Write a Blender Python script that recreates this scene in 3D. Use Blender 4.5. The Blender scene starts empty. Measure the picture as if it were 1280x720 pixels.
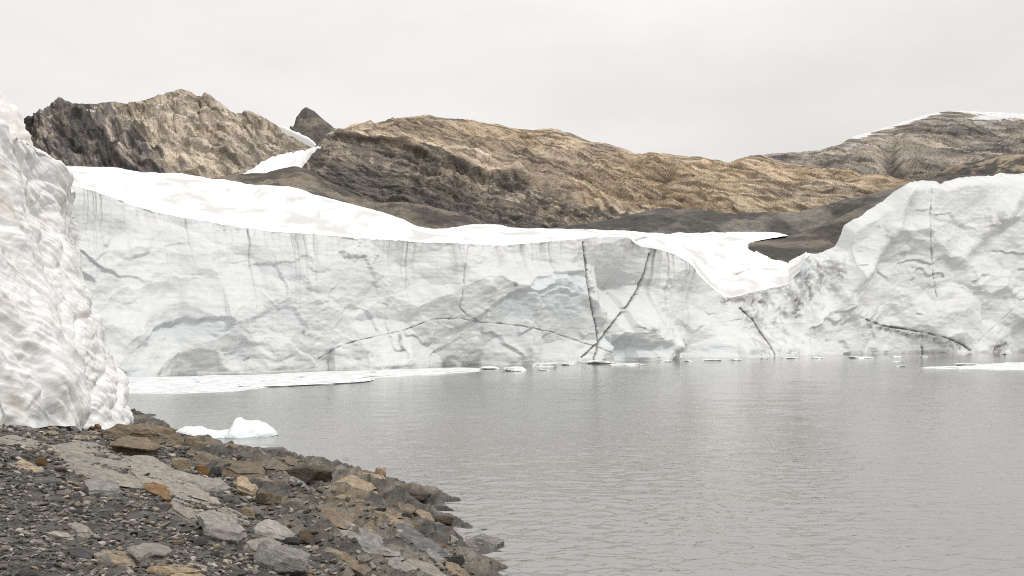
import bpy, bmesh, math
import numpy as np
from mathutils import Vector

C = bpy.context.scene.collection
SC = bpy.context.scene
R = np.random.RandomState(11)
F = 35.0 / 36.0 * 1280.0        # focal length in photo pixels
EYE, HOR = 6.0, 400.0           # eye height over the lake, horizon row in the photo

# ------------------------------------------------------------------ camera
cam = bpy.data.cameras.new('camera')
cam.lens, cam.sensor_width, cam.shift_y = 35.0, 36.0, 40.0 / 1280.0
cam.clip_start, cam.clip_end = 0.1, 20000
co = bpy.data.objects.new('camera', cam); C.objects.link(co)
co.location = (0, 0, EYE); co.rotation_euler = (math.radians(90), 0, 0)
SC.camera = co

# ------------------------------------------------------------------ sky and sun
SUN_EL, SUN_AZ = math.radians(58), math.radians(115)    # azimuth clockwise from +Y: behind the viewer, to the right
w = bpy.data.worlds.new('World'); SC.world = w; w.use_nodes = True
nt = w.node_tree; nt.nodes.clear()
def wn(t, **k):
    n = nt.nodes.new(t)
    for a, b in k.items(): setattr(n, a, b)
    return n
wo = wn('ShaderNodeOutputWorld'); bg = wn('ShaderNodeBackground'); bg.inputs['Strength'].default_value = 0.1
sky = wn('ShaderNodeTexSky', sky_type='NISHITA'); sky.sun_disc = False
sky.sun_elevation, sky.sun_rotation = SUN_EL, SUN_AZ
tc = wn('ShaderNodeTexCoord'); sep = wn('ShaderNodeSeparateXYZ'); nt.links.new(tc.outputs['Generated'], sep.inputs[0])
mr = wn('ShaderNodeMapRange'); mr.inputs[1].default_value = 0; mr.inputs[2].default_value = 1
mr.inputs[3].default_value = 1.0; mr.inputs[4].default_value = 1.55      # an overcast dome is brighter overhead
nt.links.new(sep.outputs['Z'], mr.inputs[0])
mp = wn('ShaderNodeMapping'); mp.inputs['Scale'].default_value = (1.0, 1.0, 3.2); mp.inputs['Location'].default_value = (0.35, 0.1, 0.2)
nt.links.new(tc.outputs['Generated'], mp.inputs[0])
cn = wn('ShaderNodeTexNoise'); cn.inputs['Scale'].default_value = 2.1; cn.inputs['Detail'].default_value = 6; cn.inputs['Roughness'].default_value = 0.52
nt.links.new(mp.outputs[0], cn.inputs['Vector'])
cr = wn('ShaderNodeMapRange'); cr.inputs[1].default_value = 0.3; cr.inputs[2].default_value = 0.7
cr.inputs[3].default_value = 0.87; cr.inputs[4].default_value = 1.08
nt.links.new(cn.outputs['Fac'], cr.inputs[0])
mul = wn('ShaderNodeMath', operation='MULTIPLY'); nt.links.new(mr.outputs[0], mul.inputs[0]); nt.links.new(cr.outputs[0], mul.inputs[1])
cc = wn('ShaderNodeVectorMath', operation='SCALE'); cc.inputs[0].default_value = (8.15, 7.98, 7.82); nt.links.new(mul.outputs[0], cc.inputs['Scale'])
mx = wn('ShaderNodeMix', data_type='RGBA'); mx.inputs[0].default_value = 0.95
nt.links.new(sky.outputs[0], mx.inputs[6]); nt.links.new(cc.outputs[0], mx.inputs[7])
nt.links.new(mx.outputs[2], bg.inputs['Color']); nt.links.new(bg.outputs[0], wo.inputs[0])

sl = bpy.data.lights.new('sun', 'SUN'); sl.energy = 1.5; sl.angle = math.radians(10); sl.color = (1.0, 0.965, 0.92)
so = bpy.data.objects.new('sun', sl); C.objects.link(so)
sd = Vector((math.sin(SUN_AZ) * math.cos(SUN_EL), math.cos(SUN_AZ) * math.cos(SUN_EL), math.sin(SUN_EL)))
so.rotation_euler = sd.to_track_quat('Z', 'Y').to_euler(); so.location = (0, 0, 200)

SC.view_settings.view_transform = 'Standard'; SC.view_settings.look = 'None'
SC.view_settings.exposure = 0.0; SC.view_settings.gamma = 1.0
SC.render.engine = 'CYCLES'; SC.cycles.use_denoising = False; SC.cycles.filter_width = 1.0; SC.cycles.use_adaptive_sampling = False
SC.cycles.max_bounces = 5; SC.cycles.diffuse_bounces = 3; SC.cycles.glossy_bounces = 3

# ------------------------------------------------------------------ numeric noise
_p = np.random.RandomState(5).permutation(256).astype(np.int32); _p = np.concatenate([_p, _p, _p])
_g = np.array([[1,1,0],[-1,1,0],[1,-1,0],[-1,-1,0],[1,0,1],[-1,0,1],[1,0,-1],[-1,0,-1],[0,1,1],[0,-1,1],[0,1,-1],[0,-1,-1],
               [1,1,0],[-1,1,0],[0,-1,1],[0,-1,-1]], np.float32)
def pn(x, y, z):
    x, y, z = np.broadcast_arrays(np.asarray(x, np.float32), np.asarray(y, np.float32), np.asarray(z, np.float32))
    xi, yi, zi = np.floor(x).astype(np.int32), np.floor(y).astype(np.int32), np.floor(z).astype(np.int32)
    xf, yf, zf = x - xi, y - yi, z - zi
    u, v, q = [t * t * t * (t * (t * 6 - 15) + 10) for t in (xf, yf, zf)]
    xi &= 255; yi &= 255; zi &= 255
    def gr(a, b, c):
        h = _p[_p[_p[xi + a] + yi + b] + zi + c] & 15
        g = _g[h]
        return g[..., 0] * (xf - a) + g[..., 1] * (yf - b) + g[..., 2] * (zf - c)
    l = lambda a, b, t: a + (b - a) * t
    return l(l(l(gr(0,0,0), gr(1,0,0), u), l(gr(0,1,0), gr(1,1,0), u), v),
             l(l(gr(0,0,1), gr(1,0,1), u), l(gr(0,1,1), gr(1,1,1), u), v), q)
def fbm(x, y, z, o=5, gain=0.5):
    s, a, f = 0, 1.0, 1.0
    for i in range(o):
        s = s + a * pn(x * f + 17.3 * i, y * f + 5.1 * i, z * f - 9.7 * i); a *= gain; f *= 2.03
    return s
def ridged(x, y, z, o=5, gain=0.5):
    s, a, f = 0, 1.0, 1.0
    for i in range(o):
        s = s + a * (1 - 2 * np.abs(pn(x * f + 11.3 * i, y * f + 7.1 * i, z * f + 3.7 * i))); a *= gain; f *= 2.03
    return s * 0.5
def billow(x, y, z, o=4, gain=0.5):
    s, a, f = 0, 1.0, 1.0
    for i in range(o):
        s = s + a * np.abs(pn(x * f + 11.3 * i, y * f + 7.1 * i, z * f + 3.7 * i)); a *= gain; f *= 2.03
    return s
def ss(a, b, x):
    t = np.clip((x - a) / (b - a), 0, 1); return t * t * (3 - 2 * t)
def mixc(a, b, t): return a + (b - a) * np.asarray(t)[..., None]
def col(*c): return np.array(c, np.float32)
def P(px, py, D):                       # photo pixel at a chosen distance -> point of the place
    px, py, D = [np.asarray(t, np.float64) for t in (px, py, D)]
    return np.stack([(px - 640) * D / F, D, EYE - (py - HOR) * D / F], -1)
def pix(p): return 640 + p[..., 0] * F / p[..., 1], HOR - (p[..., 2] - EYE) * F / p[..., 1]
def interp(x, pts, k=1):
    a = np.array(pts, float); return np.interp(x, a[:, 0], a[:, k])
def dpoly(px, py, pts):                 # distance to a polyline, and position along it
    best = np.full(np.shape(px), 1e9, np.float32)
    for (a, b), (c, d) in zip(pts[:-1], pts[1:]):
        L2 = (c - a) ** 2 + (d - b) ** 2
        t = np.clip(((px - a) * (c - a) + (py - b) * (d - b)) / L2, 0, 1)
        best = np.minimum(best, np.hypot(px - a - t * (c - a), py - b - t * (d - b)))
    return best
def inpoly(px, py, pts):
    ins = np.zeros(np.shape(px), bool); n = len(pts)
    for i in range(n):
        (x1, y1), (x2, y2) = pts[i], pts[(i + 1) % n]
        if y1 == y2: continue
        c = ((y1 > py) != (y2 > py)) & (px < (x2 - x1) * (py - y1) / (y2 - y1) + x1)
        ins ^= c
    return ins

# ------------------------------------------------------------------ mesh helpers
def raw_mesh(name, V, faces, attrs=None, smooth=True):
    V = np.asarray(V, np.float32).reshape(-1, 3); faces = np.asarray(faces, np.int32)
    me = bpy.data.meshes.new(name); n = faces.shape[1]
    me.vertices.add(len(V)); me.vertices.foreach_set('co', V.ravel())
    me.loops.add(faces.size); me.loops.foreach_set('vertex_index', faces.ravel())
    me.polygons.add(len(faces)); me.polygons.foreach_set('loop_start', np.arange(0, faces.size, n, dtype=np.int32))
    me.polygons.foreach_set('use_smooth', np.full(len(faces), smooth))
    me.update(calc_edges=True)
    for k, a in (attrs or {}).items():
        a = np.asarray(a, np.float32)
        if a.size == len(V):
            at = me.attributes.new(k, 'FLOAT', 'POINT'); at.data.foreach_set('value', a.ravel())
        else:
            a = a.reshape(-1, 3); a4 = np.concatenate([np.clip(a, 0, 1), np.ones((len(a), 1), np.float32)], 1)
            at = me.attributes.new(k, 'FLOAT_COLOR', 'POINT'); at.data.foreach_set('color', a4.ravel().astype(np.float32))
    return me
def grid_faces(r, c, wrap=False):
    i = np.arange(r * c).reshape(r, c)
    if wrap: i = np.concatenate([i, i[:, :1]], 1)
    return np.stack([i[:-1, :-1], i[:-1, 1:], i[1:, 1:], i[1:, :-1]], -1).reshape(-1, 4)
def grid_mesh(name, G, attrs=None, wrap=False):
    r, c = G.shape[:2]
    return raw_mesh(name, G, grid_faces(r, c, wrap), attrs)
def gnormal(G):
    du = np.gradient(G, axis=1); dv = np.gradient(G, axis=0)
    n = np.cross(du, dv); return n / (np.linalg.norm(n, axis=-1, keepdims=True) + 1e-9)
def link(name, me, mat, parent=None, **props):
    o = bpy.data.objects.new(name, me); C.objects.link(o)
    if me is not None and mat is not None and not me.materials: me.materials.append(mat)
    if parent is not None: o.parent = parent
    for k, v in props.items(): o[k] = v
    if 'category' in props and 'kind' not in props: o['kind'] = 'thing'
    return o
def empty(name, loc, **props):
    o = bpy.data.objects.new(name, None); C.objects.link(o); o.location = loc; o.empty_display_size = 0.3
    for k, v in props.items(): o[k] = v
    o['kind'] = 'thing'
    return o

# ------------------------------------------------------------------ materials
class NM:
    def __init__(s, name):
        s.m = bpy.data.materials.new(name); s.m.use_nodes = True; s.t = s.m.node_tree; s.b = s.t.nodes['Principled BSDF']
    def n(s, t, **k):
        o = s.t.nodes.new(t)
        for a, b in k.items(): setattr(o, a, b)
        return o
    def l(s, a, b): s.t.links.new(a, b)
    def attr(s, name):
        a = s.n('ShaderNodeAttribute'); a.attribute_name = name; return a
    def pos(s, scale=(1, 1, 1), rot=(0, 0, 0), obj=False):
        tc = s.n('ShaderNodeTexCoord') if obj else s.n('ShaderNodeNewGeometry')
        m = s.n('ShaderNodeMapping'); m.inputs['Scale'].default_value = scale; m.inputs['Rotation'].default_value = rot
        s.l(tc.outputs['Object' if obj else 'Position'], m.inputs[0]); return m.outputs[0]
    def noise(s, vec, scale, detail=5, rough=0.55):
        n = s.n('ShaderNodeTexNoise'); n.inputs['Scale'].default_value = scale; n.inputs['Detail'].default_value = detail
        n.inputs['Roughness'].default_value = rough; s.l(vec, n.inputs['Vector']); return n.outputs['Fac']
    def rng(s, v, a, b, c, d):
        m = s.n('ShaderNodeMapRange')
        for i, q in enumerate((a, b, c, d)): m.inputs[i + 1].default_value = q
        s.l(v, m.inputs[0]); return m.outputs[0]
    def math(s, op, a, b):
        m = s.n('ShaderNodeMath', operation=op)
        for i, q in enumerate((a, b)):
            if isinstance(q, (int, float)): m.inputs[i].default_value = q
            else: s.l(q, m.inputs[i])
        return m.outputs[0]
    def mix(s, f, a, b, blend='MIX'):
        m = s.n('ShaderNodeMix', data_type='RGBA', blend_type=blend)
        for i, q in ((0, f), (6, a), (7, b)):
            if isinstance(q, (int, float)): m.inputs[i].default_value = q
            elif isinstance(q, tuple): m.inputs[i].default_value = (*q, 1)
            else: s.l(q, m.inputs[i])
        return m.outputs[2]
    def bump(s, h, strength, dist, prev=None):
        b = s.n('ShaderNodeBump'); b.inputs['Strength'].default_value = strength; b.inputs['Distance'].default_value = dist
        s.l(h, b.inputs['Height'])
        if prev is not None: s.l(prev, b.inputs['Normal'])
        return b.outputs[0]
    def out(s, color, rough, normal=None, spec=0.3):
        if isinstance(color, tuple): s.b.inputs['Base Color'].default_value = (*color, 1)
        else: s.l(color, s.b.inputs['Base Color'])
        if isinstance(rough, (int, float)): s.b.inputs['Roughness'].default_value = rough
        else: s.l(rough, s.b.inputs['Roughness'])
        s.b.inputs['Specular IOR Level'].default_value = spec
        if normal is not None: s.l(normal, s.b.inputs['Normal'])
        return s.m

def m_ice():
    k = NM('glacier_ice')
    c = k.attr('Col').outputs['Color']
    lay = k.noise(k.pos((0.25, 0.25, 1.5), (0, 0.06, 0)), 1.6, 6, 0.6)
    fine = k.noise(k.pos(), 3.0, 6, 0.6)
    c = k.mix(1.0, c, k.mix(k.rng(lay, 0.3, 0.7, 0, 1), (0.93, 0.935, 0.94), (1.04, 1.035, 1.03)), 'MULTIPLY')
    c = k.mix(1.0, c, k.mix(k.rng(fine, 0.25, 0.75, 0, 1), (0.95, 0.95, 0.955), (1.03, 1.03, 1.03)), 'MULTIPLY')
    nb = k.bump(lay, 0.12, 0.12); nb = k.bump(fine, 0.35, 0.09, nb)
    return k.out(c, 0.55, nb, 0.3)
def m_snow():
    k = NM('snow')
    c = k.attr('Col').outputs['Color']
    f = k.noise(k.pos((0.6, 1, 1)), 0.9, 6, 0.6)
    nb = k.bump(f, 0.35, 0.25)
    return k.out(c, 0.7, nb, 0.2)
def m_nearice():
    k = NM('weathered_ice')
    c = k.attr('Col').outputs['Color']
    f = k.noise(k.pos(), 4.0, 7, 0.62); f2 = k.noise(k.pos((1, 1, 1.8)), 14.0, 5, 0.6)
    c = k.mix(1.0, c, k.mix(k.rng(f, 0.3, 0.7, 0, 1), (0.94, 0.93, 0.92), (1.03, 1.03, 1.03)), 'MULTIPLY')
    nb = k.bump(f, 0.3, 0.10); nb = k.bump(f2, 0.35, 0.03, nb)
    return k.out(c, 0.8, nb, 0.12)
def m_terrain(name, fs, dist, rot=(0, 0, 0), amp=0.3):
    k = NM(name)
    c = k.attr('Col').outputs['Color']
    n1 = k.noise(k.pos((1, .3, 3.2), rot), fs, 8, 0.72); n2 = k.noise(k.pos((1, .5, 1.4), rot), fs * 3.1, 6, 0.7)
    c = k.mix(1.0, c, k.mix(k.rng(n1, 0.3, 0.7, 0, 1), (1 - amp,) * 3, (1 + amp,) * 3), 'MULTIPLY')
    c = k.mix(1.0, c, k.mix(k.rng(n2, 0.3, 0.7, 0, 1), (1 - amp * .7,) * 3, (1 + amp * .7,) * 3), 'MULTIPLY')
    nb = k.bump(n1, 0.9, dist); nb = k.bump(n2, 0.8, dist * 0.35, nb)
    return k.out(c, 0.9, nb, 0.15)
def m_stone(name, base, var, spots=0.3):
    k = NM(name)
    oi = k.n('ShaderNodeObjectInfo')
    v = k.pos(obj=True)
    add = k.n('ShaderNodeVectorMath', operation='ADD'); k.l(v, add.inputs[0])
    sc = k.n('ShaderNodeVectorMath', operation='SCALE'); sc.inputs[0].default_value = (37, 91, 53); k.l(oi.outputs['Random'], sc.inputs['Scale'])
    k.l(sc.outputs[0], add.inputs[1]); v = add.outputs[0]
    n0 = k.noise(v, 2.2, 5, 0.6); n1 = k.noise(v, 9.0, 7, 0.68); n2 = k.noise(v, 40.0, 5, 0.7)
    c = k.mix(k.rng(n0, 0.35, 0.65, 0, 1), base, var)
    c = k.mix(1.0, c, k.mix(k.rng(n1, 0.3, 0.7, 0, 1), (1 - spots,) * 3, (1 + spots,) * 3), 'MULTIPLY')
    c = k.mix(1.0, c, k.mix(k.rng(n2, 0.3, 0.7, 0, 1), (0.78,) * 3, (1.2,) * 3), 'MULTIPLY')
    mpg = k.n('ShaderNodeMapping'); mpg.inputs['Scale'].default_value = (1.2, 1.2, 11.0); mpg.inputs['Rotation'].default_value = (.25, .5, 0); k.l(v, mpg.inputs[0])
    gr_ = k.noise(mpg.outputs[0], 2.0, 6, .65)
    c = k.mix(1.0, c, k.mix(k.rng(gr_, 0.3, 0.7, 0, 1), (0.62,) * 3, (1.3,) * 3), 'MULTIPLY')
    c = k.mix(1.0, c, k.mix(oi.outputs['Random'], (0.8, 0.8, 0.82), (1.15, 1.13, 1.1)), 'MULTIPLY')
    nb = k.bump(n1, 0.8, 0.05); nb = k.bump(gr_, 0.7, 0.05, nb); nb = k.bump(n2, 0.7, 0.015, nb)
    return k.out(c, 0.88, nb, 0.2)
def m_gravel():
    k = NM('gravel_stones')
    n2 = k.noise(k.pos(), 30.0, 4, 0.7)
    c = k.mix(1.0, k.attr('Col').outputs['Color'], k.mix(k.rng(n2, 0.3, 0.7, 0, 1), (0.8,) * 3, (1.2,) * 3), 'MULTIPLY')
    return k.out(c, 0.9, k.bump(n2, 0.5, 0.02), 0.2)
def m_bank():
    k = NM('bank_ground')
    c = k.attr('Col').outputs['Color']
    n1 = k.noise(k.pos(), 7.0, 8, 0.7); n2 = k.noise(k.pos(), 45.0, 5, 0.7)
    c = k.mix(1.0, c, k.mix(k.rng(n1, 0.3, 0.7, 0, 1), (0.72,) * 3, (1.28,) * 3), 'MULTIPLY')
    c = k.mix(1.0, c, k.mix(k.rng(n2, 0.3, 0.7, 0, 1), (0.7,) * 3, (1.3,) * 3), 'MULTIPLY')
    bed = k.attr('bed').outputs['Fac']
    lv = k.pos((5.0, 0.9, 3.0), (0, 0, -0.607)); l1 = k.noise(lv, 1.0, 7, 0.68)           # thin beds running along the shore
    vo = k.n('ShaderNodeTexVoronoi', feature='DISTANCE_TO_EDGE'); vo.inputs['Scale'].default_value = 0.8; k.l(k.pos((1.9, .8, 1.4), (0, 0, -0.607)), vo.inputs['Vector'])
    ck = k.rng(vo.outputs['Distance'], 0.0, 0.045, 0, 1)
    c = k.mix(k.math('MULTIPLY', bed, k.rng(l1, .45, .72, 0, .8)), c, k.mix(1.0, c, (0.42, 0.42, 0.43), 'MULTIPLY'))
    c = k.mix(k.math('MULTIPLY', bed, k.rng(l1, .42, .25, 0, .8)), c, k.mix(1.0, c, (1.55, 1.5, 1.42), 'MULTIPLY'))
    hb = k.math('ADD', k.math('MULTIPLY', l1, .10), k.math('MULTIPLY', ck, .05)); hb = k.math('MULTIPLY', hb, bed)
    nb = k.bump(n1, 0.9, 0.10); nb = k.bump(hb, 1.0, 1.3, nb); nb = k.bump(n2, 0.8, 0.025, nb)
    return k.out(c, k.attr('wet').outputs['Fac'] and k.rng(k.attr('wet').outputs['Fac'], 0, 1, 0.9, 0.35), nb, 0.3)
def m_water():
    k = NM('lake_water')
    a = k.attr('calm').outputs['Fac']                                  # sheltered water under the ice keeps smaller ripples
    v1 = k.pos((0.75, 1.0, 1.0), (0, 0, 0.25)); v2 = k.pos((1.0, 0.8, 1.0), (0, 0, -0.5))
    mid = k.noise(v2, 2.2, 4, 0.6); sm = k.noise(v1, 7.0, 3, 0.6)
    h = k.math('ADD', k.math('MULTIPLY', mid, 0.035), k.math('MULTIPLY', sm, 0.010))
    h = k.math('MULTIPLY', h, a)
    nb = k.bump(h, 1.0, 1.0)
    k.b.inputs['IOR'].default_value = 1.34
    ro = k.attr('fetch').outputs['Fac']
    m = k.out((0.115, 0.111, 0.102), ro, nb, 0.5)
    gl = k.n('ShaderNodeBsdfGlossy'); gl.inputs['Color'].default_value = (.9, .89, .875, 1); k.l(ro, gl.inputs['Roughness']); k.l(nb, gl.inputs['Normal'])
    ms = k.n('ShaderNodeMixShader'); ms.inputs[0].default_value = .36
    k.l(k.b.outputs[0], ms.inputs[1]); k.l(gl.outputs[0], ms.inputs[2]); k.l(ms.outputs[0], k.t.nodes['Material Output'].inputs['Surface'])
    return m
def m_floe():
    k = NM('floating_ice')
    n1 = k.noise(k.pos(), 2.0, 6, 0.65); n2 = k.noise(k.pos(), 9.0, 5, 0.65)
    c = k.mix(k.rng(n1, 0.35, 0.7, 0, 1), (0.80, 0.83, 0.83), (0.90, 0.90, 0.895))
    n3 = k.noise(k.pos((.5, 1.6, 1)), 1.3, 6, 0.7); c = k.mix(k.rng(n3, .46, .60, 0, .85), c, (0.45, 0.50, 0.51))
    nb = k.bump(n1, 0.8, 0.15); nb = k.bump(n2, 0.6, 0.04, nb)
    return k.out(c, 0.5, nb, 0.3)
def m_berg():
    k = NM('iceberg_ice')
    z = k.n('ShaderNodeSeparateXYZ'); g = k.n('ShaderNodeNewGeometry'); k.l(g.outputs['Position'], z.inputs[0])
    n1 = k.noise(k.pos(), 3.0, 6, 0.6)
    f = k.math('ADD', k.rng(z.outputs['Z'], 0.0, 0.45, 0, 1), k.rng(n1, 0.3, 0.7, -0.25, 0.25))
    c = k.mix(f, (0.70, 0.79, 0.79), (0.86, 0.87, 0.87))               # bare wet ice below, frosted above
    return k.out(c, 0.35, k.bump(n1, 0.6, 0.1), 0.4)
ICE, SNOW, NEARICE, BANK, GRAVEL, WATER, FLOE, BERG = m_ice(), m_snow(), m_nearice(), m_bank(), m_gravel(), m_water(), m_floe(), m_berg()
ST = {'grey': m_stone('grey_stone', (0.25, 0.24, 0.225), (0.33, 0.315, 0.29)),
      'dark': m_stone('dark_slate', (0.065, 0.065, 0.066), (0.105, 0.103, 0.10)),
      'slate': m_stone('slate_stone', (0.14, 0.14, 0.14), (0.215, 0.21, 0.20)),
      'tan': m_stone('tan_stone', (0.36, 0.275, 0.18), (0.30, 0.25, 0.185)),
      'pale': m_stone('pale_stone', (0.45, 0.42, 0.37), (0.36, 0.33, 0.29)),
      'slab': m_stone('slab_stone', (0.34, 0.31, 0.265), (0.27, 0.25, 0.22), 0.25),
      'rust': m_stone('rust_stone', (0.29, 0.165, 0.07), (0.20, 0.135, 0.08)),
      'brown': m_stone('brown_stone', (0.175, 0.14, 0.10), (0.24, 0.195, 0.135), 0.4),
      'umber': m_stone('umber_stone', (0.075, 0.06, 0.045), (0.12, 0.10, 0.075), 0.4)}

# ------------------------------------------------------------------ base terrain under everything
xs = np.concatenate([np.linspace(-6000, -400, 12), np.linspace(-360, 360, 25), np.linspace(400, 6000, 12)])
ys = np.concatenate([np.linspace(-2000, -60, 10), np.linspace(-40, 400, 23), np.linspace(450, 6000, 16)])
X, Y = np.meshgrid(xs, ys)
Z = -6 + np.clip(Y - 215, 0, 1e9) * 0.10 + np.clip(-Y - 60, 0, 1e9) * 0.05
Z = np.minimum(Z, 60) + 3 * fbm(X * .01, Y * .01, 0.3, 4)
Z = np.where(Y < 210, np.minimum(Z, -2.5), Z)
Tcol = np.broadcast_to(col(0.11, 0.105, 0.10), X.shape + (3,))
M_GROUND = m_terrain('valley_ground', 0.25, 0.6)
link('ground', grid_mesh('ground', np.stack([X, Y, Z], -1), {'Col': Tcol}), M_GROUND, kind='structure')

# ------------------------------------------------------------------ hills (profiles: base, ledges, skyline, each with its distance)
def hill(name, mat, curves, rows, x0, x1, step, disp, colour, back=(60, 120)):
    s = np.arange(x0, x1, step); G = []
    crv = [P(s, interp(s, c), interp(s, c, 2)) for c in curves]
    for i in range(len(crv) - 1):
        t = np.linspace(0, 1, rows[i], endpoint=False)
        for q in t: G.append(crv[i] * (1 - q) + crv[i + 1] * q)
    for q in np.linspace(0, 1, 12):                                       # the far side falls away
        b = crv[-1].copy(); b[:, 1] += back[0] * q; b[:, 2] -= back[1] * q * q; G.append(b)
    G = np.stack(G)
    sx, sy = pix(G)
    N = gnormal(G); N *= np.sign(N[..., 2:3] - 0.6 * N[..., 1:2] + 1e-6)
    vv = np.linspace(0, 1, G.shape[0])[:, None] * np.ones_like(sx)
    nf = sum(rows)
    vv = np.minimum(np.arange(G.shape[0])[:, None] / nf, 1) * np.ones_like(sx)
    sky_ = interp(s, curves[-1])[None, :] * np.ones_like(sx)
    d = disp(G, sx, sy, vv)
    G2 = G + N * d[..., None]
    c = colour(G, sx, sy, vv, sky_)
    return link(name, grid_mesh(name, G2, {'Col': c}), mat, kind='structure')
def strata(G, ang, f):                 # coordinate across bedding planes that dip to the right
    return (G[..., 0] * math.sin(ang) + G[..., 2] * math.cos(ang)) * f

DK, GB, TN, OC = col(.085, .078, .072), col(.17, .145, .12), col(.36, .29, .20), col(.35, .235, .115)
LG = col(.34, .30, .25)

# far right mountain
def lay(G, ang, la, lc, seed, o=4, W=6.0, wl=40.0, gain=.55):
    """noise drawn out along bedding planes that dip to the right, gently folded"""
    x, y, z = G[..., 0], G[..., 1], G[..., 2]
    wrp = .45 * W * fbm(x / wl, y / (wl * 3), z / wl + seed, 2, .4)
    a = x * math.cos(ang) - z * math.sin(ang); c = x * math.sin(ang) + z * math.cos(ang) + wrp
    return fbm(a / la + seed, y / (la * 6), c / lc, o, gain)
def rlay(G, ang, la, lc, seed, o=5, gain=.6, W=6.0, wl=40.0):
    x, y, z = G[..., 0], G[..., 1], G[..., 2]
    c = x * math.sin(ang) + z * math.cos(ang) + .45 * W * fbm(x / wl, y / (wl * 3), z / wl + seed, 2, .4)
    return ridged((x * math.cos(ang) - z * math.sin(ang)) / la + seed, y / (la * 8), c / lc, o, gain) - .5
def beds(G, ang, per, seed, W=14.0, wl=75.0):
    """stepped rock beds: a ramp that falls off at each bed's edge, and the dark parting lines between"""
    x, y, z = G[..., 0], G[..., 1], G[..., 2]
    c = (x * math.sin(ang) + z * math.cos(ang) + W * fbm(x / wl, y / (wl * 3), z / wl + seed, 3, .45)) / per
    t = c % 1; m = ss(-.2, .25, fbm(x / 45 + seed, y / 120, z / 30, 3)); rnd = pn(np.floor(c) * 7.31, seed, .5) * 2
    return (t - ss(.84, 1, t) - .42) * m, np.exp(-((t - .97) / .07) ** 2) * m, rnd
def dF(G, sx, sy, v):
    x, y, z = G[..., 0] / 110, G[..., 1] / 110, G[..., 2] / 110
    d = 16 * (ridged(x, y * .5, z, 3, .5) - .5) + 5 * lay(G, .3, 60, 9, 3., 5, 25, 150) + 2.0 * fbm(x * 14, y * 14, z * 14, 4, .6) + 3.5 * rlay(G, .3, 50, 11, 101., 5, .6, 20, 120)
    cl = dpoly(sx, sy, [(1112, 188), (1116, 205), (1124, 220)])
    d -= 14 * ss(1140, 1112, sx) * np.exp(-(cl / 14) ** 2)
    return d * ss(0, .15, v) * (1 - .92 * ss(.72, 1, v))
def cF(G, sx, sy, v, sk):
    x, y, z = G[..., 0] / 60, G[..., 1] / 60, G[..., 2] / 60
    _, p1, r1 = beds(G, .28, 22., 81., 30., 180.)
    l1 = lay(G, .3, 70, 8, 5., 5, 25, 150); l2 = lay(G, .32, 30, 3.5, 8., 4, 15, 100)
    c = mixc(col(.27, .24, .205), col(.38, .33, .27), ss(-.35, .4, fbm(x, y, z, 4) + .6 * l1))
    c = mixc(c, col(.13, .125, .12), .75 * ss(.05, .45, l1 + .4 * l2))
    c = c * (1 + .25 * r1)[..., None]; c = mixc(c, col(.13, .125, .12), .4 * p1)
    c = mixc(c, c * 1.3, .6 * ss(.1, .5, l2)); c = c * np.clip(1 + 1.0 * lay(G, .3, 20, 3.5, 103., 4, 14, 90, .68) + .6 * lay(G, .5, 28, 3, 104., 4, 14, 90, .65), .55, 1.4)[..., None] * 1.12
    c = mixc(c, col(.15, .13, .115), .8 * np.exp(-(dpoly(sx, sy, [(1110, 192), (1116, 205), (1124, 218)]) / 8) ** 2))  # left-facing cliff: its shade painted as a darker colour
    c = mixc(c, col(.42, .375, .31), .8 * np.exp(-(dpoly(sx, sy, [(1132, 186), (1160, 194), (1185, 206)]) / 7) ** 2))
    n = lay(G, .25, 30, 8, 12., 5, 10, 60)
    dep = sy - sk
    lim = interp(sx, [(1040, -4), (1058, 0), (1070, 6), (1100, 4.5), (1125, 5.0), (1150, 8), (1165, 5), (1185, 2), (1205, 2.5), (1225, 6), (1250, 10), (1280, 12), (1400, 14)])
    sn = ss(0, 1.5, lim - dep + 5 * n)
    sn = np.maximum(sn, .9 * ss(.30, .38, n) * ss(26, 8, dep) * ss(1050, 1070, sx))
    return mixc(c, col(.88, .88, .88), sn)
M_FAR = m_terrain('far_rock', 0.16, 4.0, (0, .3, 0), .24)
hill('mountain', M_FAR, [
    [(860, 262, 820), (1000, 262, 820), (1150, 262, 820), (1500, 262, 820)],
    [(860, 240, 930), (1000, 215, 930), (1100, 208, 950), (1200, 200, 980), (1500, 205, 980)],
    [(860, 235, 1150), (900, 216, 1150), (940, 197, 1150), (965, 192, 1150), (1000, 190, 1150), (1030, 187, 1150), (1050, 180, 1150), (1065, 171, 1150),
     (1090, 164, 1160), (1115, 157, 1170), (1130, 152, 1180), (1150, 146, 1200), (1170, 141, 1200), (1200, 138, 1200), (1230, 140, 1200), (1260, 141, 1200), (1290, 143, 1200), (1350, 165, 1200), (1500, 200, 1200)]],
    [50, 90], 862, 1420, 1.1, dF, cF, (200, 200))

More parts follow.
